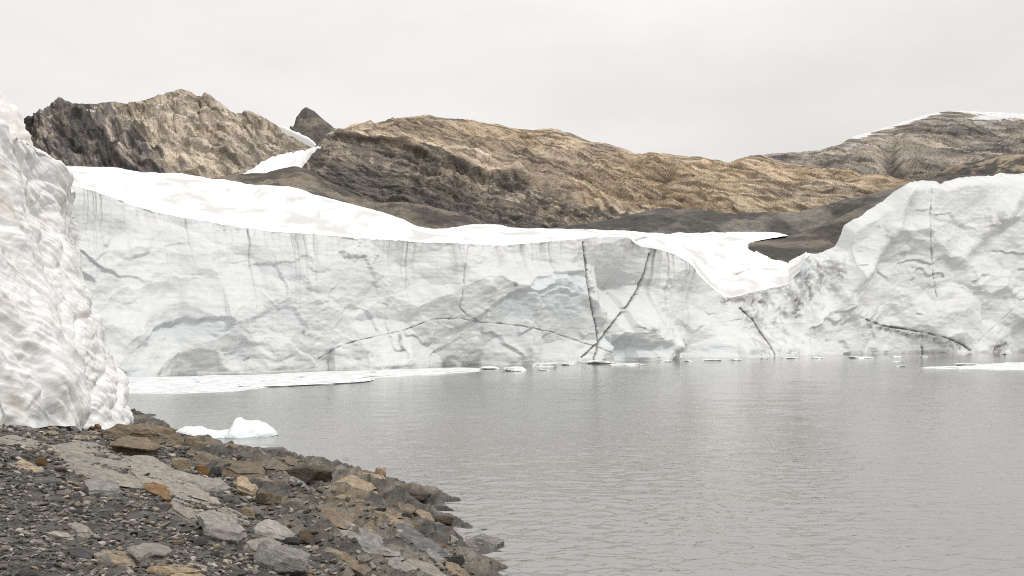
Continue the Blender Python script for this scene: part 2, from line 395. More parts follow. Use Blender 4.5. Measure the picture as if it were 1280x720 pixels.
# banded ridge in front of it
def dG(G, sx, sy, v):
    x, y, z = G[..., 0] / 40, G[..., 1] / 40, G[..., 2] / 40
    return (7 * (ridged(x, y, z, 4) - .5) + 3 * lay(G, -.2, 25, 4, 31., 5, 12, 60)) * ss(0, .2, v) * (1 - .7 * ss(.9, 1, v))
def cG(G, sx, sy, v, sk):
    x, y, z = G[..., 0] / 30, G[..., 1] / 30, G[..., 2] / 30
    st = strata(G, .3, .16) + 1.6 * fbm(x * .7, y * .7, z * .7, 3)
    return mixc(DK * 1.1, col(.40, .33, .24), ss(.0, .45, lay(G, -.2, 30, 4, 33., 5, 14, 60) + .2 * fbm(x, y, z, 3)))
hill('rock_ridge', m_terrain('ridge_rock', 0.12, 2.0, (0, -.3, 0), .3), [
    [(1080, 262, 520), (1500, 262, 520)],
    [(1080, 262, 600), (1120, 244, 600), (1150, 228, 600), (1175, 217, 600), (1200, 205, 600), (1240, 197, 600), (1280, 191, 600), (1340, 190, 600), (1500, 200, 600)]],
    [50], 1090, 1420, 1.2, dG, cG, (80, 90))

# left mountain: dark slabs left with shade in their colour, tan scree right
LB = [(118, 120), (135, 132), (150, 150), (175, 172), (195, 190), (225, 212), (240, 240)]
def dA(G, sx, sy, v):
    x, y, z = G[..., 0] / 42, G[..., 1] / 42, G[..., 2] / 42
    dk = ss(12, -12, sx - np.interp(sy, [p[1] for p in LB], [p[0] for p in LB]))
    st = strata(G, .62, .075) + .8 * fbm(x, y, z, 3)
    fr = st % 1; fr2 = (st * 2.7) % 1
    d = 4.2 * dk * (fr - ss(.8, 1, fr) - .4) + 1.6 * dk * (fr2 - ss(.8, 1, fr2) - .4)
    d = d + (7 - 3 * dk) * (ridged(x, y, z, 4, .5) - .55) + 2.6 * lay(G, .6, 22, 4, 41., 5, 10, 60) + .9 * fbm(x * 12, y * 12, z * 12, 4, .6)
    d = d + (1.0 + 1.2 * dk) * rlay(G, .6, 26, 4.0, 97., 5, .6)
    d = d + 5 * (1 - dk) * ss(.66, .9, v) * (ridged(x * 1.8 + 3, y * 1.8, z * 1.2, 5, .6) - .5)
    return d * ss(0, .1, v) * (1 - .65 * ss(.88, 1, v))
def cA(G, sx, sy, v, sk):
    x, y, z = G[..., 0] / 30, G[..., 1] / 30, G[..., 2] / 30
    n = fbm(x, y, z, 5)
    bx = np.interp(sy, [p[1] for p in LB], [p[0] for p in LB])
    l1 = lay(G, .62, 26, 3.2, 43., 5, 8, 60); l2 = lay(G, .55, 12, 1.4, 47., 4, 6, 40)
    dk = ss(12, -12, sx - bx + 30 * l1 + 10 * n)
    dark = mixc(col(.10, .092, .086), col(.21, .18, .152), ss(-.15, .5, l1 + .3 * l2))
    dark = mixc(dark, dark * 1.5, .6 * ss(.15, .5, l2))
    _, p1, r1 = beds(G, .62, 8., 77., 8., 60.); _, p2, r2 = beds(G, .62, 3., 79., 8., 60.)
    dark = dark * (1 + .35 * r1 + .3 * r2)[..., None]; dark = mixc(dark, col(.045, .042, .04), np.clip(.6 * p1 + .5 * p2, 0, .8))
    tan = mixc(col(.36, .31, .25), col(.47, .405, .32), ss(-.35, .35, n + .5 * l2))
    tan = mixc(tan, col(.21, .175, .14), .8 * ss(.1, .45, l1 + .25 * n))
    crag = ss(.6, .85, v) * ss(-.2, .15, fbm(x * 1.4, y * 1.4 + 4, z * 1.4, 5, .6))
    tan = mixc(tan, col(.22, .185, .14), .7 * crag)
    tan = mixc(tan, col(.43, .31, .18), .6 * np.exp(-(((sx - 265) / 22) ** 2 + ((sy - 168) / 6) ** 2)) * ss(-.2, .3, l2))
    c = mixc(tan, dark, dk)
    c = c * np.clip(1 + 1.2 * lay(G, .6, 17, 1.3, 99., 5, 7, 35, .68) + .7 * lay(G, .45, 26, 1.2, 98., 5, 8, 50, .65), .5, 1.45)[..., None] * 1.2  # streaked rock tone; relief light and shade put into the colour too
    return mixc(c, col(.8, .8, .8), ss(.72, .76, fbm(x * 2.6, y * 2.6, z * 5 + 9, 3)) * ss(.5, .8, v))
M_LEFT = m_terrain('left_rock', 0.4, 1.5, (0, .6, 0), .24)
hill('mountain', M_LEFT, [
    [(-160, 250, 330), (460, 250, 330)],
    [(-160, 200, 400), (100, 178, 400), (220, 172, 400), (330, 190, 400), (400, 215, 390), (460, 240, 380)],
    [(-160, 190, 470), (20, 157, 470), (36, 144, 470), (43, 147, 470), (60, 131, 470), (73, 120, 470), (90, 127, 470), (110, 130, 480), (125, 128, 490), (150, 128, 500), (160, 131, 500),
     (175, 127, 500), (195, 120, 510), (210, 116, 520), (225, 112, 520), (240, 116, 520), (250, 123, 520), (257, 115, 520), (268, 124, 510), (280, 136, 500),
     (295, 141, 500), (312, 138, 500), (325, 145, 490), (345, 157, 480), (362, 168, 470), (385, 181, 460), (400, 190, 450), (460, 235, 430)]],
    [70, 70], -150, 430, 0.9, dA, cA, (60, 60))

# leaning rock spire behind the saddle
def dB(G, sx, sy, v):
    x, y, z = G[..., 0] / 22, G[..., 1] / 22, G[..., 2] / 22
    st = strata(G, .75, .16)
    return (5 * (ridged(x, y, z, 5) - .5) + 2.0 * ((st % 1) - .5)) * ss(0, .2, v) * (1 - .8 * ss(.85, 1, v))
def cB(G, sx, sy, v, sk):
    x, y, z = G[..., 0] / 22, G[..., 1] / 22, G[..., 2] / 22
    return mixc(col(.13, .12, .11), col(.26, .23, .19), ss(-.2, .5, fbm(x, y, z, 4) + .4 * ((strata(G, .75, .16) % 1) - .5)))
hill('rock_spire', m_terrain('spire_rock', 0.2, 1.4, (0, .7, 0), .3), [
    [(355, 200, 500), (440, 205, 500)], [(355, 176, 530), (365, 170, 530), (400, 165, 530), (425, 172, 530), (440, 190, 530)],
    [(355, 185, 560), (362, 168, 560), (366, 160, 560), (370, 147, 560), (377, 138, 560), (383, 134, 560), (392, 139, 560), (402, 147, 560), (414, 157, 560), (426, 168, 560), (440, 185, 560)]],
    [30, 40], 356, 436, 0.7, dB, cB, (40, 40))

# central folded hill
LEDGE = [(386, 204), (402, 184), (412, 170), (425, 168), (450, 172), (490, 180), (540, 196), (580, 208), (610, 219), (650, 222), (690, 236), (740, 256), (800, 262), (860, 256), (920, 262), (1000, 262), (1060, 250), (1100, 240), (1140, 236)]
def dD(G, sx, sy, v):
    x, y, z = G[..., 0] / 30, G[..., 1] / 30, G[..., 2] / 30
    lg = interp(sx, LEDGE)
    low = ss(-3, 4, sy - lg) * ss(900, 720, sx)
    top = 4.5 * (ridged(x * .5, y * .5, z * .8, 2, .5) - .4) + 1.2 * lay(G, .42, 24, 3.2, 61., 5, 9, 45) + .9 * (ridged(x * 3 + z * 2, y * 2, z * 5 - x * 1.5, 4, .6) - .5)
    top = top + 1.9 * rlay(G, .45, 14, 3.0, 91., 6, .66)
    top = top + 4.2 * beds(G, .40, 9.0, 71.)[0] + 1.9 * beds(G, .40, 3.6, 73.)[0]
    clif = 2.6 * (ridged(x * 3.4, y * 3.4, z * 1.0, 5, .6) - .5) + 1.4 * lay(G, .12, 16, 2.5, 63., 4, 5, 40) + 1.2 * rlay(G, .15, 8, 3.0, 93., 5, .62)
    d = top * (1 - low) + clif * low
    lip = ss(840, 700, sx)
    d += 1.6 * np.exp(-((sy - lg) / 3.0) ** 2) * lip            # overhanging lip
    d -= 1.6 * ss(1, 5, sy - lg) * ss(18, 5, sy - lg) * lip
    return d * ss(0, .06, v) * (1 - .8 * ss(.80, 1, v)) * (.45 + .55 * ss(440, 540, sx))
def cD(G, sx, sy, v, sk):
    x, y, z = G[..., 0] / 26, G[..., 1] / 80, G[..., 2] / 26
    n = fbm(x, y, z, 5); n2 = fbm(x * .4 + 5, y * .4, z * .6, 4)
    l1 = lay(G, .42, 22, 3.4, 65., 4, 8, 45); s1 = lay(G, .46, 14.0, .9, 67., 5, 7, 30, .68); s2 = lay(G, .30, 20., .9, 68., 5, 9, 40, .65); l3 = lay(G, .36, 45, 3.4, 69., 4, 9, 60)
    top = mixc(col(.33, .268, .20), col(.45, .375, .285), ss(-.4, .35, n + .6 * l1))
    top = mixc(top, col(.42, .315, .20), .5 * ss(.0, .5, n2 + .4 * ss(720, 1000, sx) + .3 * l1))
    top = mixc(top, col(.225, .18, .14), .6 * ss(.15, .5, l3 + .3 * n))
    _, p1, r1 = beds(G, .40, 9.0, 71.); _, p2, r2 = beds(G, .40, 3.6, 73.)
    top = top * (1 + .20 * r1 + .16 * r2)[..., None]
    top = mixc(top, col(.12, .10, .085), np.clip(.75 * p1 + .5 * p2, 0, .85))
    purp = np.exp(-(((sx - 690) / 46) ** 2 + ((sy - 207) / 17) ** 2)) + .8 * np.exp(-(((sx - 752) / 26) ** 2 + ((sy - 190) / 9) ** 2))
    top = mixc(top, col(.20, .158, .132), .85 * np.clip(purp * (.9 + 1.6 * l1), 0, 1))
    lg = interp(sx, LEDGE)
    low = ss(-2, 5, sy - lg + 5 * n) * ss(870, 740, sx)
    vst = fbm(x * 6.5, y * 6, z * 1.1, 5, .65)
    cl = mixc(col(.15, .13, .112), col(.29, .245, .195), ss(-.3, .4, vst + .3 * l1))
    _, p3, r3 = beds(G, .12, 4.5, 75., 5., 60.); cl = cl * (1 + .2 * r3)[..., None]; cl = mixc(cl, col(.07, .065, .06), .45 * p3)
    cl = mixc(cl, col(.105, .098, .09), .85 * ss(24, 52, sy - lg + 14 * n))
    c = mixc(top, cl, low)
    c = 1.3 * c * np.clip(1 + 1.1 * s1 + .8 * s2, .45, 1.5)[..., None]  # rock strokes whose light and dark tones carry relief shading in the colour
    lin = np.exp(-((dpoly(sx, sy, [(420, 168), (470, 178), (520, 186), (560, 200), (600, 214), (625, 222)]) - 2 * n) / 1.8) ** 2)  # shade under the ledge drawn as a dark line in the colour
    return mixc(c, col(.07, .065, .06), .65 * lin)
M_MID = m_terrain('folded_rock', 0.5, 1.3, (0, .4, 0), .24)
hill('rocky_hill', M_MID, [
    [(386, 245, 285), (420, 255, 285), (560, 290, 270), (640, 300, 265), (800, 300, 270), (900, 292, 280), (1000, 288, 285), (1150, 262, 300)],
    [(p[0], p[1], 305) for p in LEDGE],
    [(386, 206, 330), (405, 178, 330), (440, 160, 350), (500, 158, 350), (600, 180, 345), (700, 195, 345), (800, 215, 350), (900, 222, 350), (1000, 224, 350), (1060, 222, 350), (1150, 245, 350)],
    [(386, 207, 345), (396, 196, 345), (404, 182, 350), (411, 169, 370), (420, 163, 380), (440, 158, 390), (480, 152, 400), (505, 147, 400), (530, 143, 400), (550, 146, 400), (580, 150, 400),
     (620, 156, 400), (650, 163, 400), (690, 161, 400), (710, 166, 400), (740, 177, 400), (760, 180, 400), (795, 193, 400), (815, 191, 400), (850, 195, 400),
     (880, 197, 400), (912, 203, 400), (930, 197, 400), (950, 194, 400), (975, 204, 400), (1000, 207, 400), (1030, 213, 390), (1050, 214, 390), (1060, 211, 380), (1080, 221, 380), (1100, 225, 370), (1120, 232, 360), (1150, 250, 355)]],
    [95, 60, 70], 387, 1140, 0.9, dD, cD, (60, 40))

# brown slope left of the hill, snow patch in the saddle, dark moraine
def dE(G, sx, sy, v):
    x, y, z = G[..., 0] / 14, G[..., 1] / 14, G[..., 2] / 14
    return (2.2 * (ridged(x * .7, y * .7, z * 1.2, 6, .6) - .4) + .5 * fbm(x * 5, y * 5, z * 5, 4)) * (1 - .6 * ss(.85, 1, v))
def cE(base, hi):
    def f(G, sx, sy, v, sk):
        x, y, z = G[..., 0] / 14, G[..., 1] / 14, G[..., 2] / 14
        st = fbm(x * .5 + y * .4, z * 2.4, y * .3, 5)
        return mixc(base, hi, ss(-.25, .45, fbm(x, y, z, 5) + .5 * st))
    return f
M_MOR = m_terrain('moraine_scree', 0.55, 0.5, (0, .2, 0), .32)
hill('rock_slope', M_MOR, [
    [(240, 262, 215), (430, 275, 215), (470, 285, 215)],
    [(240, 228, 262), (300, 219, 262), (330, 216, 262), (350, 213, 262), (370, 210, 262), (388, 213, 262), (410, 228, 262), (470, 258, 262)]],
    [60], 242, 465, 1.2, dE, cE(col(.10, .09, .08), col(.24, .205, .165)), (20, 6))
SNK = np.ones
def snow_patch():
    s = np.arange(298, 402, 1.0)
    lo = P(s, interp(s, [(298, 224), (303, 219), (320, 218), (345, 214), (365, 208), (378, 200), (388, 191), (397, 185), (402, 184)]), 268 + 0 * s)
    hi = P(s, interp(s, [(298, 223), (303, 216.5), (318, 207), (332, 199), (346, 194), (365, 190), (385, 186), (396, 183), (402, 184)]), 286 + 0 * s)
    lo[:, 2] += .5 * fbm(s / 7, .3, .9, 4, .6); hi[:, 2] += .45 * fbm(s / 6, .8, .2, 4, .6)
    t = np.linspace(-.15, 1.15, 36)[:, None, None]
    G = lo[None] * (1 - t) + hi[None] * t
    G[..., 2] += .5 * fbm(G[..., 0] / 9, G[..., 1] / 9, .3, 4) - 2.5 * ss(1, 1.15, t[..., 0]) - 2.0 * ss(0, -.15, t[..., 0]) * np.clip((398 - s) / 40, 0, 1)[None, :]
    c = mixc(col(.9, .9, .9), col(.6, .59, .57), .6 * ss(.15, .5, fbm(G[..., 0] / 5, G[..., 1] / 9, .7, 4)))
    link('snow_patch', grid_mesh('snow_patch', G, {'Col': c}), SNOW, kind='structure')
    t = np.linspace(0, 1, 60); q = np.linspace(-1, 1, 9)
    a = np.interp(t, [0, .2, .4, .6, .8, 1], [357, 366, 376, 386, 394, 399]); b = np.interp(t, [0, .2, .4, .6, .8, 1], [163, 167, 172, 177, 182, 187])
    wd = np.clip(.9 + 1.6 * fbm(t * 9, .3, .7, 3), .15, 3) * ss(0, .08, t)
    wig = 1.0 * pn(t * 11, .2, 3.3)
    G = P(a[:, None] - 1.5 * q, b[:, None] + wig[:, None] + wd[:, None] * q, 440 - 70 * t[:, None] - 3 * q) + np.stack([0 * q, -6 + 0 * q, .8 - 2.2 * q ** 4], -1)[None]
    u = np.arange(908, 985.1, 1.0)                                   # thin tongue of snow lying on the moraine
    tl = P(u, interp(u, [(908, 304), (930, 304), (940, 302.5), (960, 298.5), (976, 296), (985, 294.6)]) + .5 * pn(u / 6, .3, .2), 231 + 0 * u)
    th_ = P(u, interp(u, [(908, 290), (930, 289.7), (960, 289.8), (974, 291), (985, 294.2)]) + .3 * pn(u / 5, .3, 4.2), 239 + 0 * u)
    k_ = np.linspace(0, 1, 14)[:, None, None]; Gt = tl[None] * (1 - k_) + th_[None] * k_
    Gt[..., 2] += .35 * np.sin(k_[..., 0] * math.pi) * ss(985, 960, u)[None]
    link('snow_patch', grid_mesh('snow_tongue', Gt, {'Col': np.broadcast_to(col(.82, .82, .82), Gt.shape)}), SNOW, kind='structure')
    link('snow_patch', grid_mesh('snow_strip', G, {'Col': np.broadcast_to(col(.85, .85, .85), G.shape)}), SNOW, kind='structure')
snow_patch()
hill('moraine', M_MOR, [
    [(400, 310, 200), (660, 310, 205)],
    [(400, 256, 245), (455, 256, 245), (500, 252, 245), (540, 260, 245), (580, 270, 245), (610, 281, 245), (660, 294, 245)]],
    [60], 410, 655, 1.2, dE, cE(col(.085, .077, .07), col(.20, .17, .14)), (20, 5))
hill('moraine', M_MOR, [
    [(590, 315, 225), (900, 315, 228), (1000, 320, 228), (1350, 320, 228)],
    [(590, 294, 262), (660, 286, 262), (740, 281, 262), (790, 269, 262), (830, 262, 262), (870, 264, 262), (920, 269, 262), (1000, 266, 262), (1060, 250, 262), (1130, 232, 262), (1180, 222, 262), (1350, 212, 262)]],
    [60], 595, 1345, 1.3, dE, cE(col(.10, .094, .088), col(.225, .205, .18)), (20, 4))
hill('moraine', M_MOR, [
    [(925, 330, 212), (938, 325, 209), (960, 328, 206), (1000, 338, 198), (1030, 352, 195), (1060, 365, 212), (1100, 365, 218), (1350, 365, 224)],
    [(925, 309, 220), (938, 304, 218), (960, 307.5, 215), (1000, 314, 208), (1030, 335, 199), (1060, 345, 214), (1100, 350, 220), (1350, 350, 226)],
    [(925, 332, 219), (932, 316, 221), (938, 304, 226), (985, 297, 232), (1020, 284, 236), (1050, 272, 238), (1100, 252, 240), (1130, 240, 240), (1170, 228, 240), (1350, 214, 240)]],
    [16, 60], 936, 1340, 1.3, lambda G, a, b, v: dE(G, a, b, v) * (.25 + .75 * ss(985, 1050, a)), cE(col(.085, .078, .07), col(.19, .165, .14)), (18, 4))

# ------------------------------------------------------------------ the glacier across the lake
BASE = [(-40, 479), (90, 475), (165, 472), (300, 466), (450, 461.5), (600, 457), (740, 452), (870, 447), (970, 444), (1100, 441.5), (1280, 439.5), (1500, 438)]
EDGE = [(-40, 215), (60, 224), (92, 231), (120, 236), (150, 244), (200, 257), (250, 271), (300, 282), (345, 290), (390, 294), (440, 297.5), (490, 300), (530, 303), (580, 305), (620, 307), (660, 304.5),
        (700, 301), (740, 298), (780, 296), (790, 301), (800, 308), (815, 312), (835, 317), (850, 326), (870, 342), (890, 358), (905, 371), (915, 372), (930, 367), (950, 363), (985, 355),
        (992, 346), (1000, 336), (1008, 325), (1018, 318), (1035, 315), (1050, 309), (1060, 305), (1064, 292), (1066, 280), (1073, 274), (1085, 268), (1100, 258), (1114, 250), (1122, 243), (1128, 236),
        (1135, 231), (1145, 226), (1165, 223), (1178, 224), (1184, 229), (1192, 225), (1210, 220), (1240, 217), (1262, 218), (1272, 214), (1300, 214), (1400, 222), (1500, 230)]
SKYL = [(-40, 205), (60, 210), (92, 212), (150, 214), (200, 217), (260, 222), (320, 230), (370, 237), (400, 243), (430, 252), (460, 263), (500, 276), (525, 284), (540, 287), (565, 285), (600, 282), (620, 283), (640, 287),
        (720, 290), (800, 290), (900, 290), (924, 290.5), (935, 296), (943, 303.5), (960, 307.5), (1000, 315), (1012, 317), (1030, 318)]
def Dbase(s): return F * EYE / (interp(s, BASE) - HOR)
CRACKS = [([(729, 303), (732, 330), (735, 355), (739, 380), (745, 408), (748, 430), (742, 452)], 1.0, 1.0),
          ([(812, 317), (806, 340), (798, 360), (786, 380), (766, 404), (748, 428), (727, 447)], 1.1, 1.0),
          ([(440, 428), (466, 421), (505, 413), (522, 406), (542, 399), (577, 398), (600, 403), (622, 404), (655, 408), (690, 415), (715, 424), (748, 434), (766, 441)], .8, .55),
          ([(585, 309), (581, 340), (580, 360), (575, 384), (583, 393), (600, 402)], .8, .5),
          ([(398, 449), (422, 434), (445, 426), (488, 416)], .8, .5),
          ([(924, 384), (938, 397), (950, 412), (961, 426), (970, 444)], 1.2, 1.0),
          ([(1072, 395), (1100, 406), (1140, 413), (1180, 421), (1200, 429), (1214, 438)], 1.3, .9),
          ([(1165, 236), (1163, 270), (1164, 310), (1167, 345), (1171, 372)], .9, .6), ([(1153, 414), (1151, 428), (1154, 441)], 1.2, .8),
          ([(1280, 374), (1262, 390), (1240, 410), (1216, 433)], .8, .45), ([(738, 340), (741, 352)], .6, .4), ([(1015, 400), (1020, 420)], .6, .3),
          ([(1240, 320), (1225, 340), (1215, 352)], .6, .3)]
ARCH = [(566, 412), (590, 396), (610, 382), (628, 366), (648, 357), (672, 346), (692, 338), (715, 336), (732, 341), (738, 365), (744, 395), (754, 408), (775, 418), (798, 426), (830, 432), (860, 436), (860, 462), (566, 466)]
CAVE = [(748, 412), (775, 417), (800, 425), (832, 431), (852, 427), (870, 431), (893, 426), (914, 434), (918, 446), (890, 450), (820, 453), (762, 455), (752, 436)]
HOLL = [([(176, 446), (180, 420), (196, 404), (222, 398), (262, 397), (282, 402), (272, 420), (240, 432), (205, 452)], 1.4), ([(300, 398), (340, 372), (366, 392), (390, 420), (385, 440), (340, 430), (310, 420)], .8),
        ([(130, 400), (150, 378), (190, 366), (172, 392), (140, 410)], .8), ([(455, 305), (478, 340), (505, 380), (520, 392), (486, 378), (440, 325), (420, 305)], -1.2), ([(280, 430), (300, 420), (330, 425), (350, 448), (320, 455), (290, 450)], 1.0),
        ([(1000, 430), (1040, 380), (1072, 395), (1060, 425)], .8), ([(1075, 396), (1140, 415), (1200, 430), (1215, 442), (1080, 446)], 1.0),
        ([(930, 400), (965, 380), (1000, 395), (990, 440), (975, 440)], .7), ([(520, 345), (600, 320), (620, 345), (570, 378), (530, 372)], .6), ([(300, 330), (370, 320), (400, 345), (350, 368)], .7)]
def make_glacier():
    s = np.concatenate([np.arange(-30, 90, 4.0), np.arange(90, 1290, 1.15), np.arange(1290, 1480, 4.0)])
    Db = Dbase(s)
    NR = 215
    lean = interp(s, [(-40, .05), (400, .04), (700, .03), (900, .05), (1000, .06), (1060, .05), (1280, .07), (1500, .07)])
    ypt = interp(s, EDGE) + (0.9 * pn(s / 9, .3, .1) + 0.8 * pn(s / 3.1, .7, .1))
    Bt = np.stack([(s - 640) * Db / F, Db, np.full_like(s, -1.2)], -1)
    Dt = Db * (1 + lean)
    Tp = P(s, ypt, Dt)
    t = np.linspace(0, 1, NR)[:, None, None]
    G = Bt[None] * (1 - t) + Tp[None] * t
    tang = np.gradient(Bt, axis=0); tang /= np.linalg.norm(tang, axis=1, keepdims=True)
    k = np.ones(61) / 61
    tang = np.stack([np.convolve(np.pad(tang[:, i], 30, 'edge'), k, 'valid') for i in range(3)], -1)
    Nr = np.stack([tang[:, 1], -tang[:, 0], 0 * s], -1); Nr /= np.linalg.norm(Nr, axis=1, keepdims=True)   # towards the lake
    sx, sy = pix(G)
    along = np.concatenate([[0], np.cumsum(np.linalg.norm(np.diff(Bt, axis=0), axis=1))])
    U = along[None, :] * np.ones_like(sx); Zz = G[..., 2]
    ed = ypt[None, :] * np.ones_like(sx)
    wat = interp(s, BASE)[None, :] * np.ones_like(sx)
    # large buttresses, conchoidal spalls, flaked shelves, layering
    d = 1.6 * fbm(U / 22, Zz / 30, .5, 2) + .12 * fbm(U / 5, Zz / 5, 1.5, 4)
    def facets(nseed, tilt, hgt, k, rad, seed, sign):
        """broad angular planes meeting in straight-ish edges"""
        q = np.random.RandomState(seed); f = np.full_like(sx, -50.0)
        ww, wz_ = U + .5 * fbm(U / 3, Zz / 3, seed, 3), Zz + .5 * fbm(U / 3, Zz / 3, seed + 5., 3)
        for i in range(nseed):
            cu, cz = q.uniform(along[0], along[-1]), q.uniform(-3, 32); gx, gz = q.normal(0, tilt, 2); h0 = q.uniform(-hgt, hgt)
            i0, i1 = np.searchsorted(along, (cu - rad, cu + rad))
            if i1 - i0 < 2: continue
            du, dz = ww[:, i0:i1] - cu, wz_[:, i0:i1] - cz
            f[:, i0:i1] = np.maximum(f[:, i0:i1], h0 + gx * du + gz * dz - k * (du * du + dz * dz * 1.6))
        return sign * np.clip(f, -6, 6)
    lowz = .25 + .75 * ss(20, 60, sy - ed)
    d = d + (.9 * facets(150, .20, .5, .035, 13, 5, 1) + .9 * facets(130, .20, .5, .035, 13, 6, -1)) * (.45 + .55 * lowz) * (1 - .4 * ss(980, 1080, sx)) + (.28 * facets(600, .22, .2, .16, 6, 8, -1) + .25 * facets(600, .22, .2, .16, 6, 9, 1)) * lowz * ss(-.35, .3, fbm(U / 13, Zz / 9, 91.0, 2))
    rs = np.random.RandomState(3)
    sc_ = np.full_like(sx, 0.0)
    for i in range(300):
        cu, cz = rs.uniform(along[0], along[-1]), rs.uniform(-2, 30)
        r = rs.uniform(1.0, 5.0); h = r * rs.uniform(.10, .22); a = rs.uniform(-.9, .9); el = rs.uniform(.45, .9)
        i0, i1 = np.searchsorted(along, (cu - r * 1.05, cu + r * 1.05))
        if i1 - i0 < 2: continue
        du, dz = U[:, i0:i1] - cu, Zz[:, i0:i1] - cz
        e = ((du * math.cos(a) + dz * math.sin(a)) / r) ** 2 + ((dz * math.cos(a) - du * math.sin(a)) / (r * el)) ** 2
        sc_[:, i0:i1] = np.minimum(sc_[:, i0:i1], (e - 1) * h)
    soft = ss(-.35, .45, fbm(U / 14, Zz / 10, 7.5, 2))
    d = d + .25 * sc_ * soft * lowz
    wu, wz = U + 1.2 * fbm(U / 5, Zz / 5, 81.0, 4), Zz + 1.0 * fbm(U / 5, Zz / 5, 83.0, 4)
    for lam, amp, kk, z0 in ((13., .45, 2.0, 85.0),):
        nn = fbm(wu / lam, wz / (lam * .7), z0, 3) * kk
        fr = nn - np.floor(nn)
        d += amp * (fr - ss(.90, 1.0, fr)) * ss(-.15, .35, fbm(U / 15, Zz / 9, z0 + 1, 2)) * lowz      # one-sided flakes
    d += .045 * fbm(U / 3.5, Zz / .55, 2.5, 4) + .07 * fbm(U / .9, Zz / .8, 3.5, 3, .6)
    rough = ridged(U / 2.4, Zz / 1.7, 4.4, 5, .6)
    d -= .22 * np.clip(rough - .35, 0, 1) * ss(-.1, .35, fbm(U / 9, Zz / 7, 12.5, 3)) * lowz
    wp = 11 * fbm(sx / 34, sy / 30, 9.1, 5, .55); wq = 11 * fbm(sx / 34, sy / 30, 15.1, 5, .55)
    def recess(poly, depth, edge=2.5, warp=1.0):
        q0, q1 = max(0, np.searchsorted(s, min(p[0] for p in poly) - 25)), np.searchsorted(s, max(p[0] for p in poly) + 25)
        X0, Y0 = sx[:, q0:q1] + wp[:, q0:q1] * warp, sy[:, q0:q1] + wq[:, q0:q1] * warp * .7
        ins = inpoly(X0, Y0, poly); q = dpoly(X0, Y0, poly + poly[:1])
        y0, y1 = min(p[1] for p in poly), max(p[1] for p in poly)
        dwn = 1 - .85 * ss(0, 1, (Y0 - y0) / (y1 - y0))                    # deepest under the upper edge
        o_ = np.zeros_like(sx); o_[:, q0:q1] = depth * np.where(ins, ss(0, edge, q) * dwn, 0)
        return o_
    fade = ss(0, 12, wat - sy)
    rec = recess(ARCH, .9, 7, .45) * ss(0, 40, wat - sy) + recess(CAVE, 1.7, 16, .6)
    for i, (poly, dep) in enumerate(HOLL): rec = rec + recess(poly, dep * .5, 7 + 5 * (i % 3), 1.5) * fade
    d -= rec
    crk = np.zeros_like(sx)
    px2, py2 = pix(G + Nr[None] * d[..., None])
    jx = px2 + .8 * fbm(sx / 12, sy / 12, 20.1, 4, .6); jy = py2 + .8 * fbm(sx / 12, sy / 12, 24.1, 4, .6)
    for pts, wd, st in CRACKS:
        q = dpoly(jx, jy, pts); wn_ = fbm(sx / 13, sy / 13, 31.0, 3); sol = 1.0 if st >= 1 else 0.0; wv = wd * np.clip(.6 + .25 * sol + .8 * wn_ * (1 - .6 * sol), .35, 1.2)
        crk = np.maximum(crk, st * np.exp(-(q / wv) ** 2) * np.clip(.85 + .2 * sol + 1.1 * wn_ * (1 - .7 * sol), .15, 1))
    d -= .4 * crk
    d -= .35 * ss(.5, .0, Zz) * np.clip(.3 + fbm(U / 3, .3, 5.5, 4), 0, 1)                      # waterline notch
    # the ragged dirty ramp between the snow bowl and the right-hand ice
    ramp = ss(905, 935, sx) * ss(1070, 1040, sx) * ss(110, 30, sy - ed)
    d += ramp * (1.1 * (ridged(U / 6, Zz / 5, 8.8, 3, .45) - .5))
    spur = np.exp(-(dpoly(sx, sy, [(1135, 235), (1110, 290), (1085, 330), (1050, 365)]) / 10) ** 2)
    d += 1.6 * spur + 1.2 * np.exp(-(dpoly(sx, sy, [(1280, 240), (1235, 290), (1200, 325)]) / 9) ** 2)
    d -= 2.4 * ss(16, 0, sy - ed) ** 2 * ss(1000, 1030, sx) * (1 + .6 * pn(U / 4, .2, 3.1))            # the tower's rounded shoulder
    G = G + Nr[None] * d[..., None]
    # albedo: white glacier ice, greener-blue where fresh ice is exposed, rock dust in streaks
    n1 = fbm(U / 9, Zz / 7, 40.0, 4); n2 = fbm(U / 2.2, Zz / 2.2, 41.0, 4)
    white, bl, gr = col(.705, .718, .72), col(.54, .63, .645), col(.62, .64, .64)
    c = mixc(white, gr, np.clip(.55 + .5 * n1, 0, 1) * ss(900, 700, sx) * ss(0, 30, sy - ed) + .35 * ss(700, 900, sx) * np.clip(.5 + n1, 0, 1))
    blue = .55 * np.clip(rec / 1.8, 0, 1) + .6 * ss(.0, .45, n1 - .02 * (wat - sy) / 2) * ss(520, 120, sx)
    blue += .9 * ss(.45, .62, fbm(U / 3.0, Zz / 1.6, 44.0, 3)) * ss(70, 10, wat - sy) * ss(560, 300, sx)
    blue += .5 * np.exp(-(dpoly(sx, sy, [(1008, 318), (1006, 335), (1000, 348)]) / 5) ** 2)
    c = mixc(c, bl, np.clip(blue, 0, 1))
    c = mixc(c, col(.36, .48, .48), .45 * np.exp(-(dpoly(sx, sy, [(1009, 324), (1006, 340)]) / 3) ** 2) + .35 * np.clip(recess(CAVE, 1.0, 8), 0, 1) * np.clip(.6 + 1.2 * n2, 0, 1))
    xw = sx + 1.6 * pn(sx / 12, sy / 16, 49.0)
    st = pn(xw / 1.9, .5, 50.0) + .8 * pn(xw / 5.3, .2, 51.0) + .9 * pn(sx / 32., .6, 52.0)
    ln = 5 + 30 * np.clip(st + .2, 0, 1.4) ** 1.5
